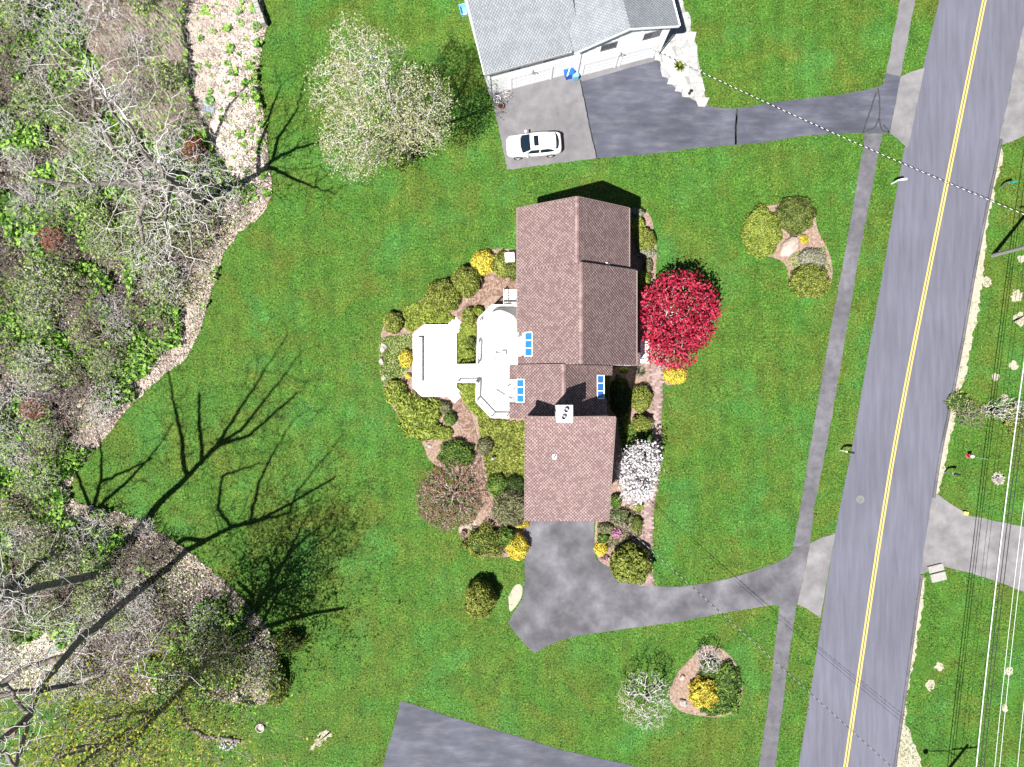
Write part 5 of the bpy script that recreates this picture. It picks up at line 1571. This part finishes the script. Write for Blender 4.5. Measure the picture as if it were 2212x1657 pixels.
# ---- trees ------------------------------------------------------------------------
def tree(name, base, nodes, parents, attr, label, tw=M_twig, bark=M_bark, alpha=.22, rmin=.012, power=.42, trunk_thr=.06, leaves=None, group=None, root_r=.4, cat="tree", seed=1, n=4, floor=0):
    """leaves = (kind, per tip, spread, size)"""
    rng = np.random.default_rng(seed); nodes = np.array(nodes, float); attr = np.array(attr, float)
    Ps, par, r, cnt = grow(nodes, parents, attr, alpha, rmin, power, root_r, rng=rng, floor=floor)
    root = empty(name, (base[0], base[1], 0), 0, label, cat, group)
    Ps = Ps - np.array([base[0], base[1], 0])
    big = r >= trunk_thr
    if big.sum() > 1: mobj("trunk", skeleton_mesh("trunk", Ps, par, r, big, 8, .03), bark, root)
    cm = skeleton_mesh("branches", Ps, par, r, ~big, n)
    mobj("branches", cm, tw, root)
    if leaves:
        kind, per, spread, size = leaves[:4]; tips = np.where(cnt <= 3)[0]
        C = np.repeat(Ps[tips], per, 0) + rng.normal(0, spread, (len(tips) * per, 3))
        if len(leaves) > 4: C = C[rng.uniform(0, 1, len(C)) < leaves[4]]
        V, Fc = leaf_quads(rng, C, np.tile([[0, 0, 1.]], (len(C), 1)), size, 1.5, .7)
        mobj("crown", np_mesh("crown", V, Fc), K[kind], root)
    return root

def trunk_nodes(pts, step=.8):
    """subdivide a polyline of world points to nodes with a parent chain"""
    out = [Vector(pts[0])]
    for a, b in zip(pts[:-1], pts[1:]):
        a, b = Vector(a), Vector(b); k = max(1, int((b - a).length / step))
        for i in range(1, k + 1): out.append(a.lerp(b, i / k))
    return [tuple(v) for v in out], [-1] + list(range(len(out) - 1))

def limbed(limbs, step=.8):
    """limbs: list of polylines; every later limb starts at a point of an earlier one"""
    nodes, par = trunk_nodes(limbs[0], step)
    for l in limbs[1:]:
        nn, pp = trunk_nodes(l, step); A = np.array(nodes); j = int(np.argmin(np.linalg.norm(A - np.array(nn[0]), axis=1))); b = len(nodes)
        for i, p in enumerate(nn[1:]):
            nodes.append(p); par.append(j if i == 0 else b + i - 1)
    return nodes, par

# big pale budding tree on the back lawn
rng = np.random.default_rng(11)
b = P(888, 343)
tn, tp = limbed([[b, b + Vector((-.1, .1, 2.2)), b + Vector((.0, .5, 4.5)), b + Vector((.3, .6, 8)), b + Vector((.2, .8, 13))],
                 [b + Vector((-.1, .1, 2.4)), b + Vector((-1.6, .0, 5)), b + Vector((-2.6, -.5, 8.5))],
                 [b + Vector((0, .4, 4)), b + Vector((-2, 1.6, 7)), b + Vector((-3.6, 2.2, 10))],
                 [b + Vector((.1, .5, 5)), b + Vector((2.0, .2, 8)), b + Vector((3, -.2, 11))]])
lob = [((-.5, .9, 12.5), (3.2, 3.2, 4.6), 420), ((-3.2, -1.6, 7.5), (2.5, 2.4, 2.8), 320), ((-3.6, 1.5, 9.5), (2.4, 2.4, 3), 280), ((1.8, .6, 10), (2.9, 2.6, 3.2), 320), ((1.9, -.6, 7.6), (2.2, 1.7, 2.2), 160), ((-1.4, -.8, 5.8), (2.2, 2, 1.8), 140), ((-1.2, 2.2, 14.4), (1.9, 1.9, 3), 150)]
at = np.concatenate([ellips(rng, n, np.array(b) + c, R, .2) for c, R, n in lob])
tree("budding_tree", b, tn, tp, at, "tall pale tree just coming into leaf on the back lawn", leaves=('bud', 9, .26, .09), rmin=.013, power=.42, seed=3)

# red maple
b = P(1470, 696); rng = np.random.default_rng(12)
tn, tp = limbed([[b, b + Vector((0, 0, 1.1)), b + Vector((-.4, .3, 2.3))], [b + Vector((0, 0, 1.1)), b + Vector((.9, .4, 2.4))], [b + Vector((0, 0, 1.0)), b + Vector((-.1, -1, 2.2))]], .5)
cc = np.array(P(1465, 688, 3.2))
at = np.concatenate([ellips(rng, 560, cc + (0, .45, .2), (3.2, 3.3, 1.75), .62), ellips(rng, 170, cc + (-.4, -2.0, -.4), (2.3, 2.2, 1.2), .5)])
at = at[at[:, 2] > 1.2]
tree("red_maple", b, tn, tp, at, "spreading red leaved maple on the front lawn by the entrance", tw=M_twig, leaves=('red', 15, .2, .145), alpha=.3, rmin=.01, seed=4)

# white blossom tree
b = P(1376, 1030); rng = np.random.default_rng(13); cc = np.array(P(1377, 1022, 2.6))
tn, tp = limbed([[b, b + Vector((0, 0, .9)), b + Vector((.2, .2, 2))], [b + Vector((0, 0, .8)), b + Vector((-.5, -.4, 1.9))]], .4)
at = np.concatenate([ellips(rng, 230, cc + (.0, .1, 0), (1.75, 2.2, 1.3), .4), ellips(rng, 70, cc + (0, -1.5, -.4), (1.3, 1.1, .9), .4), ellips(rng, 60, cc + (.6, 1.4, .2), (1.2, 1.2, .9), .4)])
at = at[at[:, 2] > .9]
tree("blossom_tree", b, tn, tp, at, "small tree in full white blossom beside the garage wall", leaves=('blossom', 11, .19, .135), alpha=.3, rmin=.01, seed=5)

# red twiggy ornamental tree behind the garage
b = P(985, 1062); rng = np.random.default_rng(14); cc = np.array(P(968, 1072, 1.9))
tn, tp = limbed([[b, b + Vector((0, 0, .6)), b + Vector((-.3, .5, 1.6))], [b + Vector((0, 0, .5)), b + Vector((-.8, -.5, 1.4))], [b + Vector((0, 0, .5)), b + Vector((.6, .3, 1.5))]], .3)
at = np.concatenate([ellips(rng, 900, cc, (3.0, 3.1, 1.25), .55)]); at = at[at[:, 2] > .35]
tree("twiggy_maple", b, tn, tp, at, "low spreading tree of red brown bare twigs behind the garage", tw=M_redtwig, leaves=('rust', 3, .14, .07, .4), alpha=.5, rmin=.011, seed=6)
cover_spots = None

# bare rounded tree of the lower island, and grey twig ball
b = P(1395, 1500); rng = np.random.default_rng(15); cc = np.array(P(1394, 1512, 2.4))
tn, tp = limbed([[b, b + Vector((0, 0, .5)), b + Vector((0, 0, 1.1))]], .3)
at = ellips(rng, 700, cc, (2.45, 2.5, 2.0), .5); at = at[at[:, 2] > .5]
tree("bare_tree", b, tn, tp, at, "round bare budding tree on the lawn beside the lower island bed", tw=M_twig, leaves=('bud', 2, .1, .06, .55), alpha=.12, rmin=.0115, seed=7)
b = P(1530, 1424); rng = np.random.default_rng(16); cc = np.array(P(1530, 1424, 1.2))
tn, tp = trunk_nodes([b, b + Vector((0, 0, .3))], .3)
at = ellips(rng, 420, cc, (1.2, 1.25, .95), .6); at = at[at[:, 2] > .25]
tree("twig_shrub", b, tn, tp, at, "grey ball of bare twigs at the top of the lower island bed", tw=M_twig, alpha=.12, rmin=.011, seed=8, cat="shrub", leaves=('pale', 2, .07, .05, .5))

# bare big tree of the upper wood; its trunk leans west, its shadow crosses the lawn
def woodtree(limbs, label, nattr, spread, seed, leaves=None, rmin=.016, **kw):
    rng = np.random.default_rng(seed)
    n, p = limbed(limbs, 1.0); A = np.array(n); hi = A[A[:, 2] > kw.pop('zmin', 5)]
    at = hi[rng.integers(0, len(hi), nattr)] + rng.normal(0, 1, (nattr, 3)) * np.array(spread) + np.array([0, 0, spread[2] * .4])
    at = at[at[:, 2] > 2.5]
    kw.setdefault('root_r', .42); kw.setdefault('floor', kw['root_r'] * .8)
    return tree("bare_tree", limbs[0][0], n, p, at, label, leaves=leaves, rmin=rmin, seed=seed, trunk_thr=.075, **kw)
woodtree([[P(438, 440), S(500, 408, 4), S(560, 375, 8), S(590, 345, 11)],
          [S(590, 345, 11), S(600, 300, 13), S(640, 240, 16), S(660, 170, 19)],
          [S(590, 345, 11), S(640, 320, 13.5), S(690, 308, 16), S(740, 290, 18)],
          [S(575, 355, 9.5), S(620, 380, 12), S(680, 405, 15), S(725, 418, 17)],
          [S(560, 375, 8), S(560, 330, 10), S(575, 270, 13), S(600, 200, 16)],
          [P(350, 405, 5), P(260, 395, 7), P(160, 400, 9), P(70, 385, 11)],
          [P(330, 400, 6), P(250, 330, 9), P(205, 240, 12), P(190, 150, 15)],
          [P(330, 400, 6), P(300, 470, 6.5), P(310, 530, 7)]],
         "great bare tree with pale limbs in the upper wood", 900, (1.7, 1.7, 1.4), 21)
woodtree([[P(233, 1238), S(345, 1085, 10), S(390, 1045, 13)],
          [S(390, 1045, 13), S(470, 960, 18), S(540, 850, 23), S(620, 725, 28)],
          [S(400, 1035, 13.6), S(395, 960, 17), S(375, 870, 21), S(363, 800, 24)],
          [S(440, 990, 16), S(430, 920, 19), S(430, 850, 22)],
          [S(470, 960, 18), S(520, 930, 20), S(600, 830, 24), S(650, 760, 27)],
          [S(455, 965, 17), S(540, 940, 20), S(640, 850, 23)]],
         "tall leaning bare tree with a dark trunk at the lawn corner of the wood", 620, (1.5, 1.5, 1.3), 22, root_r=.5, zmin=12)
woodtree([[P(40, 1262), S(100, 1210, 5), S(157, 1165, 9), S(200, 1105, 12)],
          [S(200, 1105, 12), S(218, 1040, 15), S(220, 980, 18), S(213, 930, 21)],
          [S(200, 1105, 12), S(175, 1050, 14), S(163, 1010, 16)],
          [S(205, 1098, 12.5), S(265, 1050, 15), S(313, 1000, 18), S(353, 950, 21), S(380, 900, 23)],
          [S(222, 1035, 15), S(280, 1015, 17), S(330, 990, 19)],
          [S(157, 1165, 9), S(220, 1150, 11), S(300, 1160, 13)]],
         "bare tree rooted at the far left edge of the wood", 420, (1.2, 1.2, 1.1), 23, zmin=8)
woodtree([[P(292, 1278), P(217, 1348, 6), P(180, 1372, 9), P(80, 1492, 16), P(33, 1657, 22)],
          [P(33, 1657, 22), S(640, 1062, 23), S(700, 990, 26), S(740, 940, 28)],
          [P(60, 1550, 18), S(560, 1040, 20), S(600, 960, 24), S(640, 900, 27)],
          [P(80, 1492, 16), S(470, 1100, 18), S(480, 1030, 21), S(560, 1000, 24)],
          [P(80, 1492, 16), P(150, 1480, 16), P(230, 1450, 17), P(330, 1400, 18)],
          [P(130, 1430, 12), P(60, 1440, 13), P(0, 1480, 14)],
          [P(60, 1550, 18), P(0, 1600, 20)]],
         "bare tree with a dark bent trunk crossing the dry clearing", 640, (1.5, 1.5, 1.2), 24, root_r=.42, zmin=9)
woodtree([[P(466, 1424), P(430, 1452, 3), P(345, 1537, 9), P(240, 1657, 16)],
          [P(345, 1537, 9), S(590, 1240, 15), S(640, 1180, 19), S(700, 1130, 23), S(770, 1150, 25)],
          [P(300, 1590, 12), S(620, 1200, 17), S(660, 1120, 21)],
          [P(380, 1500, 6), P(400, 1560, 9), P(440, 1590, 11), P(520, 1600, 12)],
          [P(345, 1537, 9), P(300, 1540, 11), P(200, 1560, 13)],
          [P(260, 1630, 14), P(200, 1610, 16), P(150, 1620, 17)]],
         "tree with young yellow-green leaves at the lower wood edge", 1300, (2.2, 2.2, 1.2), 25, leaves=('budyellow', 9, .34, .13, .9), tw=M_browntwig, root_r=.36, zmin=5, rmin=.014)
woodtree([[P(545, 1385), S(575, 1330, 3), S(605, 1270, 7), S(640, 1215, 10)],
          [S(605, 1270, 7), S(640, 1260, 9), S(680, 1230, 11)],
          [S(620, 1240, 8.5), S(680, 1180, 11), S(740, 1140, 13)],
          [S(590, 1300, 5), S(640, 1310, 7), S(670, 1340, 8)]],
         "fine leaved green tree at the lawn edge of the lower wood", 420, (1.3, 1.3, 1.0), 26, leaves=('shadowtree', 9, .3, .11, .9), tw=M_browntwig, root_r=.2, zmin=4, rmin=.011)

# brush pile across the road
def brush(D, lean, R, n, label, seed, tw=M_twig):
    rng = np.random.default_rng(seed); b = np.array(P(*D)); a = ellips(rng, n, b + np.array(lean), R, .2, zmin=.1)
    a[:, 2] = np.maximum(a[:, 2], .06)
    tn, tp = trunk_nodes([Vector(b), Vector(b) + Vector((lean[0] * .2, lean[1] * .2, .25))], .3)
    return tree("brush_pile", b, tn, tp, a, label, tw=tw, alpha=.3, rmin=.012, seed=seed, cat="brush pile")
brush((2118, 888), (1.9, .1, .6), (2.3, 1.2, .55), 420, "pile of pale bare brushwood in the grass across the road", 31)
brush((2085, 895), (0, 0, .5), (1.8, 1.4, .5), 320, "brownish tangle of low brush at the verge", 32, M_browntwig)
brush((1090, 212), (.2, .1, .5), (.45, .45, .5), 60, "small bare shrub in a pot by the garage of the white house", 33)

# ---- the wood: bare shrubs one by one, then what nobody could count --------------
variants = []
rv = np.random.default_rng(40)
for k in range(6):
    w = [1.4, 1.8, 2.2, 1.6, 2.0, 1.2][k]; hgt = [2.2, 2.8, 3.4, 3.6, 2.4, 1.8][k]
    at = ellips(rv, 520, (rv.normal(0, .3), rv.normal(0, .3), hgt * .6), (w, w, hgt * .5), .3); at = at[at[:, 2] > .25]
    base = np.array([[0, 0, 0], [0.05, 0, .2]])
    Ps, par, r, cnt = grow(base, [-1, 0], at, .2, .0115, .42, .08)
    me = skeleton_mesh("stems", Ps, par, r, np.ones(len(r), bool), 3, .12)
    me2 = me.copy(); me.materials.append(M_twig); me2.materials.append(M_browntwig)
    tips = np.where(cnt <= 2)[0]
    C = np.repeat(Ps[tips], 2, 0) + rv.normal(0, .1, (len(tips) * 2, 3)); V, Fc = leaf_quads(rv, C, np.tile([[0, 0, 1.]], (len(C), 1)), .12, 1.4, .7)
    lm = np_mesh("buds", V, Fc); lm.materials.append(K['cover'])
    variants.append((me, me2, lm))
woodA = np.array(WOOD)
def in_wood(x, y): return inpoly(np.atleast_1d(x), np.atleast_1d(y), WOOD)
spots = []
rr = np.random.default_rng(41)
sandP = DP(sand_D)
tries = 0
while len(spots) < 140 and tries < 9000:
    tries += 1
    dx, dy = rr.uniform(-30, 600), rr.uniform(-30, 1540); q = P(dx, dy)
    if not in_wood(q.x, q.y)[0] or inpoly(np.array([q.x]), np.array([q.y]), sandP)[0]: continue
    if any((q.x - a) ** 2 + (q.y - c) ** 2 < 1.35 ** 2 for a, c, _, _ in spots): continue
    # keep the litter band by the lawn and the clearing thinner
    edge = np.min(np.hypot(woodA[:, 0] - q.x, woodA[:, 1] - q.y))
    if edge < 2.2 and rr.random() < .75: continue
    if dx < 140 and 1330 < dy < 1500 and rr.random() < .8: continue
    if 120 < dx < 420 and 20 < dy < 330 and rr.random() < .35: continue
    spots.append((q.x, q.y, dx, dy))
for i, (x, y, dx, dy) in enumerate(spots):
    v = variants[i % 6]; kind = rr.choice(3, p=[.42, .26, .32])
    if kind == 0: lab, grp = "pale bare thicket shrub in the wood", "pale bare shrubs of the wood"
    elif kind == 1: lab, grp = "brown bare thicket shrub in the wood", "brown bare shrubs of the wood"
    else: lab, grp = "thicket shrub with small green leaves in the wood", "budding shrubs of the wood"
    t = empty("thicket_shrub", (x, y, 0), float(rr.uniform(0, 6.28)), lab, "shrub", grp)
    s = float(rr.uniform(.75, 1.2)); t.scale = (s, s, s)
    mobj("stems", v[1] if kind == 1 else v[0], None, t)
    if kind == 2: mobj("leaves", v[2], None, t)
# two rusty shrubs
for D, lab in (((432, 335), "rusty red shrub at the edge of the reed bed"), ((130, 520), "rust coloured shrub in the middle of the wood"), ((90, 880), "rust brown shrub near the blue tarpaulin")):
    b = P(*D); rng = np.random.default_rng(int(D[0])); tn, tp = trunk_nodes([b, b + Vector((0, 0, .3))], .3)
    at = ellips(rng, 170, np.array(b) + (0, 0, 1.0), (.95, 1.1, .8), .3); at = at[at[:, 2] > .15]
    tree("rust_shrub", b, tn, tp, at, lab, tw=M_redtwig, leaves=('rust', 5, .16, .1), alpha=.15, seed=int(D[0]), cat="shrub")

# leafy marsh plants standing singly on the pale reed bed
mplants = []
for k in range(5):
    rng = np.random.default_rng(60 + k); n = [9, 7, 11, 8, 6][k]
    a = np.linspace(0, 2 * np.pi, n, endpoint=False) + rng.normal(0, .25, n); el = rng.uniform(.25, .9, n); L = rng.uniform(.32, .55, n)
    V, Fc = [], []
    for i in range(n):
        d = np.array([math.cos(a[i]) * math.cos(el[i]), math.sin(a[i]) * math.cos(el[i]), math.sin(el[i])]); s = np.array([-math.sin(a[i]), math.cos(a[i]), 0]) * L[i] * .3; up = np.array([0, 0, .03])
        b = len(V); V += [d * .03, d * L[i] * .35 + s * .8 + up, d * L[i] * .7 + s, d * L[i] * 1.05 - up * 2, d * L[i] * .7 - s, d * L[i] * .35 - s * .8 + up]; Fc.append(tuple(range(b, b + 6)))
    me = np_mesh("leaves", V, Fc); me.materials.append(K['marsh']); mplants.append(me)
rr = np.random.default_rng(61); sp = []
while len(sp) < 80:
    dx, dy = rr.uniform(405, 575), rr.uniform(-5, 440); q = P(dx, dy)
    if not in_wood(q.x, q.y)[0] or any((q.x - a) ** 2 + (q.y - b) ** 2 < .5 for a, b in sp): continue
    if rr.random() > .25 + .75 * min(1, max(0, (dx - 420) / 110)) * (.4 + .6 * min(1, dy / 250)): continue
    sp.append((q.x, q.y))
for i, (x, y) in enumerate(sp):
    o = mobj("marsh_plant", mplants[i % 5], None); o.location = (x, y, .016); s = float(rr.choice([.45, .6, .8, 1.15])); o.scale = (s, s, s); o.rotation_euler = (0, 0, float(rr.uniform(0, 6.28)))
    tag(o, "leafy green marsh plant growing on the pale reed bed", "plant", "marsh plants on the reed bed")

def scatter(n, poly, rng, dens=None, box=(-47, 47, -36, 36)):
    x = rng.uniform(box[0], box[1], n); y = rng.uniform(box[2], box[3], n); ok = inpoly(x, y, poly)
    return x[ok], y[ok]
def vnoise(x, y, sc, seed):
    """cheap smooth value noise 0..1"""
    r = np.random.default_rng(seed).uniform(0, 1, (97, 97)); X, Y = x / sc + 1000, y / sc + 1000
    i, j = np.floor(X).astype(int), np.floor(Y).astype(int); f, gq = X - i, Y - j; f = f * f * (3 - 2 * f); gq = gq * gq * (3 - 2 * gq)
    R_ = lambda a, b: r[a % 97, b % 97]
    return (R_(i, j) * (1 - f) + R_(i + 1, j) * f) * (1 - gq) + (R_(i, j + 1) * (1 - f) + R_(i + 1, j + 1) * f) * gq

rng = np.random.default_rng(70)
woodbox = (-46, -19, -34, 36)
# marsh leaves (uncountable mass)
x, y = scatter(90000, WOOD, rng, box=woodbox)
den = .6 * vnoise(x, y, 3.5, 1) + .4 * vnoise(x, y, 1.2, 2)
edge = np.array([np.min((woodA[:, 0] - a) ** 2 + (woodA[:, 1] - b) ** 2) for a, b in zip(x[::1], y[::1])]) ** .5 
keep = (den > .43 + .12 * np.clip(2.6 - edge, 0, 2)) & ~inpoly(x, y, sandP) & ~((y < -12) & (den < .53))
x, y = x[keep], y[keep]; n = len(x)
C = np.stack([x, y, rng.uniform(.1, .9, n)], 1)
V, Fc = leaf_quads(rng, C, np.tile([[0, 0, 1.]], (n, 1)), .27, 1.5, .55)
o = mobj("marsh_undergrowth", np_mesh("marsh_undergrowth", V, Fc), K['marsh']); tag(o, "dense green leafy undergrowth covering the floor of the wood", "undergrowth", None, "stuff")
# fine green haze of small leaves
x, y = scatter(60000, WOOD, rng, box=woodbox); den = vnoise(x, y, 2.6, 5); keep = (den > .42) & ~inpoly(x, y, sandP); x, y = x[keep], y[keep]; n = len(x)
V, Fc = leaf_quads(rng, np.stack([x, y, rng.uniform(.05, 1.1, n)], 1), np.tile([[0, 0, 1.]], (n, 1)), .10, 1.4, .6)
o = mobj("low_ground_cover", np_mesh("low_ground_cover", V, Fc), K['cover']); tag(o, "low small-leaved ground cover scattered through the wood", "ground cover", None, "stuff")
# dead leaves and twigs on the floor
x, y = scatter(110000, WOOD, rng, box=woodbox); ed = np.array([np.min((woodA[:, 0] - a) ** 2 + (woodA[:, 1] - b) ** 2) for a, b in zip(x, y)]) ** .5
keep = (rng.random(len(x)) < np.clip(1.6 - ed / 3, .22, 1)); x, y = x[keep], y[keep]; n = len(x)
V, Fc = leaf_quads(rng, np.stack([x, y, rng.uniform(.02, .09, n)], 1), np.tile([[0, 0, 1.]], (n, 1)), .13, 1.3, .35)
o = mobj("leaf_litter", np_mesh("leaf_litter", V, Fc), M_deadleaf); tag(o, "pale dead leaves littering the floor of the wood", "leaf litter", None, "stuff")
# fallen sticks
x, y = scatter(26000, WOOD, rng, box=woodbox); n = len(x); a = rng.normal(math.radians(125), .7, n); L = rng.uniform(.25, .8, n)
p0 = np.stack([x, y, rng.uniform(.05, .9, n)], 1); p1 = p0 + np.stack([np.cos(a) * L, np.sin(a) * L, rng.normal(0, .2, n)], 1); p1[:, 2] = np.maximum(p1[:, 2], .03)
V, Fc = tubes_np(p0, p1, np.full(n, .015), np.full(n, .008), 3)
o = mobj("fallen_sticks", np_mesh("fallen_sticks", V, Fc), M_twig); tag(o, "tangle of pale sticks and stems through the wood", "sticks", None, "stuff")
# dry reeds leaning north-west
reedP = DP([(180, -80), (430, -80), (560, -60), (560, 60), (480, 120), (470, 260), (445, 300), (430, 260), (380, 330), (300, 300), (210, 120)])
x, y = scatter(60000, reedP, rng, box=(-42, -20, 18, 40)); n = len(x); a = rng.normal(math.radians(122), .22, n); L = rng.uniform(.5, 1.3, n)
flat = inpoly(x, y, sandP); a[flat] += rng.normal(.5, .5, flat.sum())
keep = ~flat | (rng.random(n) < .42); x, y, a, L, flat = x[keep], y[keep], a[keep], L[keep], flat[keep]; n = len(x)
z0 = np.where(flat, .03, rng.uniform(.05, .8, n)); rise = np.where(flat, rng.uniform(0, .04, n), rng.uniform(.1, .5, n))
p0 = np.stack([x, y, z0], 1); p1 = p0 + np.stack([np.cos(a) * L, np.sin(a) * L, rise], 1)
V, Fc = tubes_np(p0, p1, np.full(n, .014), np.full(n, .008), 3)
o = mobj("dry_reeds", np_mesh("dry_reeds", V, Fc), M_reed); tag(o, "bleached dry reeds lying and leaning on the reed bed", "reeds", None, "stuff")

# ground cover in the garden beds
def cover(name, D, n, size, kind, label, zmax=.22, seed=1):
    rng = np.random.default_rng(seed); poly = DP(D); xs = [p[0] for p in poly]; ys = [p[1] for p in poly]
    x, y = scatter(n, poly, rng, box=(min(xs), max(xs), min(ys), max(ys))); m = len(x)
    bump = .5 + .5 * vnoise(x, y, .5, seed)
    V, Fc = leaf_quads(rng, np.stack([x, y, .03 + zmax * bump * rng.uniform(.3, 1, m)], 1), np.tile([[0, 0, 1.]], (m, 1)), size, 1.6, .6)
    o = mobj(name, np_mesh(name, V, Fc), K[kind]); tag(o, label, "ground cover", None, "stuff")
cover("evergreen_ground_cover", [(1033, 905), (1060, 905), (1100, 910), (1135, 910), (1135, 1090), (1090, 1060), (1066, 1075), (1050, 1020), (1044, 980), (1036, 940)], 9000, .13, 'olive', "even green ground cover between the brick path and the garage", seed=3)
cover("creeping_juniper", [(870, 668), (925, 645), (960, 668), (985, 690), (965, 698), (915, 698), (890, 718), (872, 705)], 5000, .12, 'lime', "lime creeping juniper north of the octagonal deck", seed=4)
cover("deckside_cover", [(990, 705), (1010, 690), (1028, 700), (1028, 785), (990, 785)], 5200, .11, 'lime', "lime ground cover in the gap between the two decks", seed=5)
cover("deckside_cover", [(990, 830), (1028, 830), (1028, 868), (1060, 902), (1035, 905), (1010, 880), (992, 850)], 4200, .11, 'lime', "lime ground cover south of the gangway under the raised deck", seed=6)
cover("heath_cover", [(820, 730), (888, 722), (888, 790), (850, 835), (825, 830), (820, 780)], 4200, .09, 'cover', "patchy heath ground cover west of the octagonal deck", zmax=.14, seed=7)
cover("bed_cover", [(1700, 560), (1730, 540), (1780, 535), (1795, 590), (1770, 600), (1715, 600)], 1600, .09, 'cover', "patchy pale ground cover in the roadside island bed", zmax=.14, seed=8)
cover("maple_cover", [(900, 1060), (940, 1015), (1020, 1015), (1045, 1090), (1020, 1130), (960, 1150), (905, 1115)], 5000, .09, 'grey', "sparse grey green ground cover under the red twiggy tree", zmax=.12, seed=12)
cover("bed_cover", [(1335, 905), (1408, 935), (1405, 990), (1345, 990)], 4200, .12, 'green', "dark green ground cover in the shade of the blossom tree", zmax=.3, seed=9)
cover("bed_cover", [(1290, 1130), (1384, 1100), (1386, 1155), (1340, 1180), (1310, 1190), (1290, 1170)], 2600, .09, 'grey', "sparse grey ground cover in the driveway bed", zmax=.15, seed=10)

# blades of the lawn
rng = np.random.default_rng(80); n = 330000
x = rng.uniform(-45, 45, n); y = rng.uniform(-34, 34, n); ok = np.ones(n, bool)
for poly in EXCL: ok &= ~inpoly(x, y, poly)
ok &= ~((x > .8) & (x < 9.3) & (y > -10.2) & (y < 13.4))
for nm in (verge_D, ):
    v = inpoly(x, y, DP(nm)); ok &= ~(v & (rng.random(n) < .8))
east = x > 33.5; pv = vnoise(x, y, 1.3, 9); ok &= ~(east & (pv > .7))
x, y = x[ok], y[ok]; n = len(x)
a = rng.uniform(0, 2 * np.pi, n); L = rng.uniform(.07, .2, n) * (.6 + .8 * vnoise(x, y, .6, 3)); el = rng.uniform(.2, .9, n); w = rng.uniform(.018, .04, n)
d = np.stack([np.cos(a) * np.cos(el) * L, np.sin(a) * np.cos(el) * L, np.sin(el) * L * .7], 1); s = np.stack([-np.sin(a) * w, np.cos(a) * w, 0 * a], 1)
p = np.stack([x, y, np.full(n, .002)], 1)
V = np.stack([p - s, p + s, p + d], 1).reshape(-1, 3)
o = mobj("lawn_grass", np_mesh("lawn_grass", V, np.arange(3 * n).reshape(n, 3)), M_blade); tag(o, "short mown grass covering the lawns", "grass", None, "stuff")
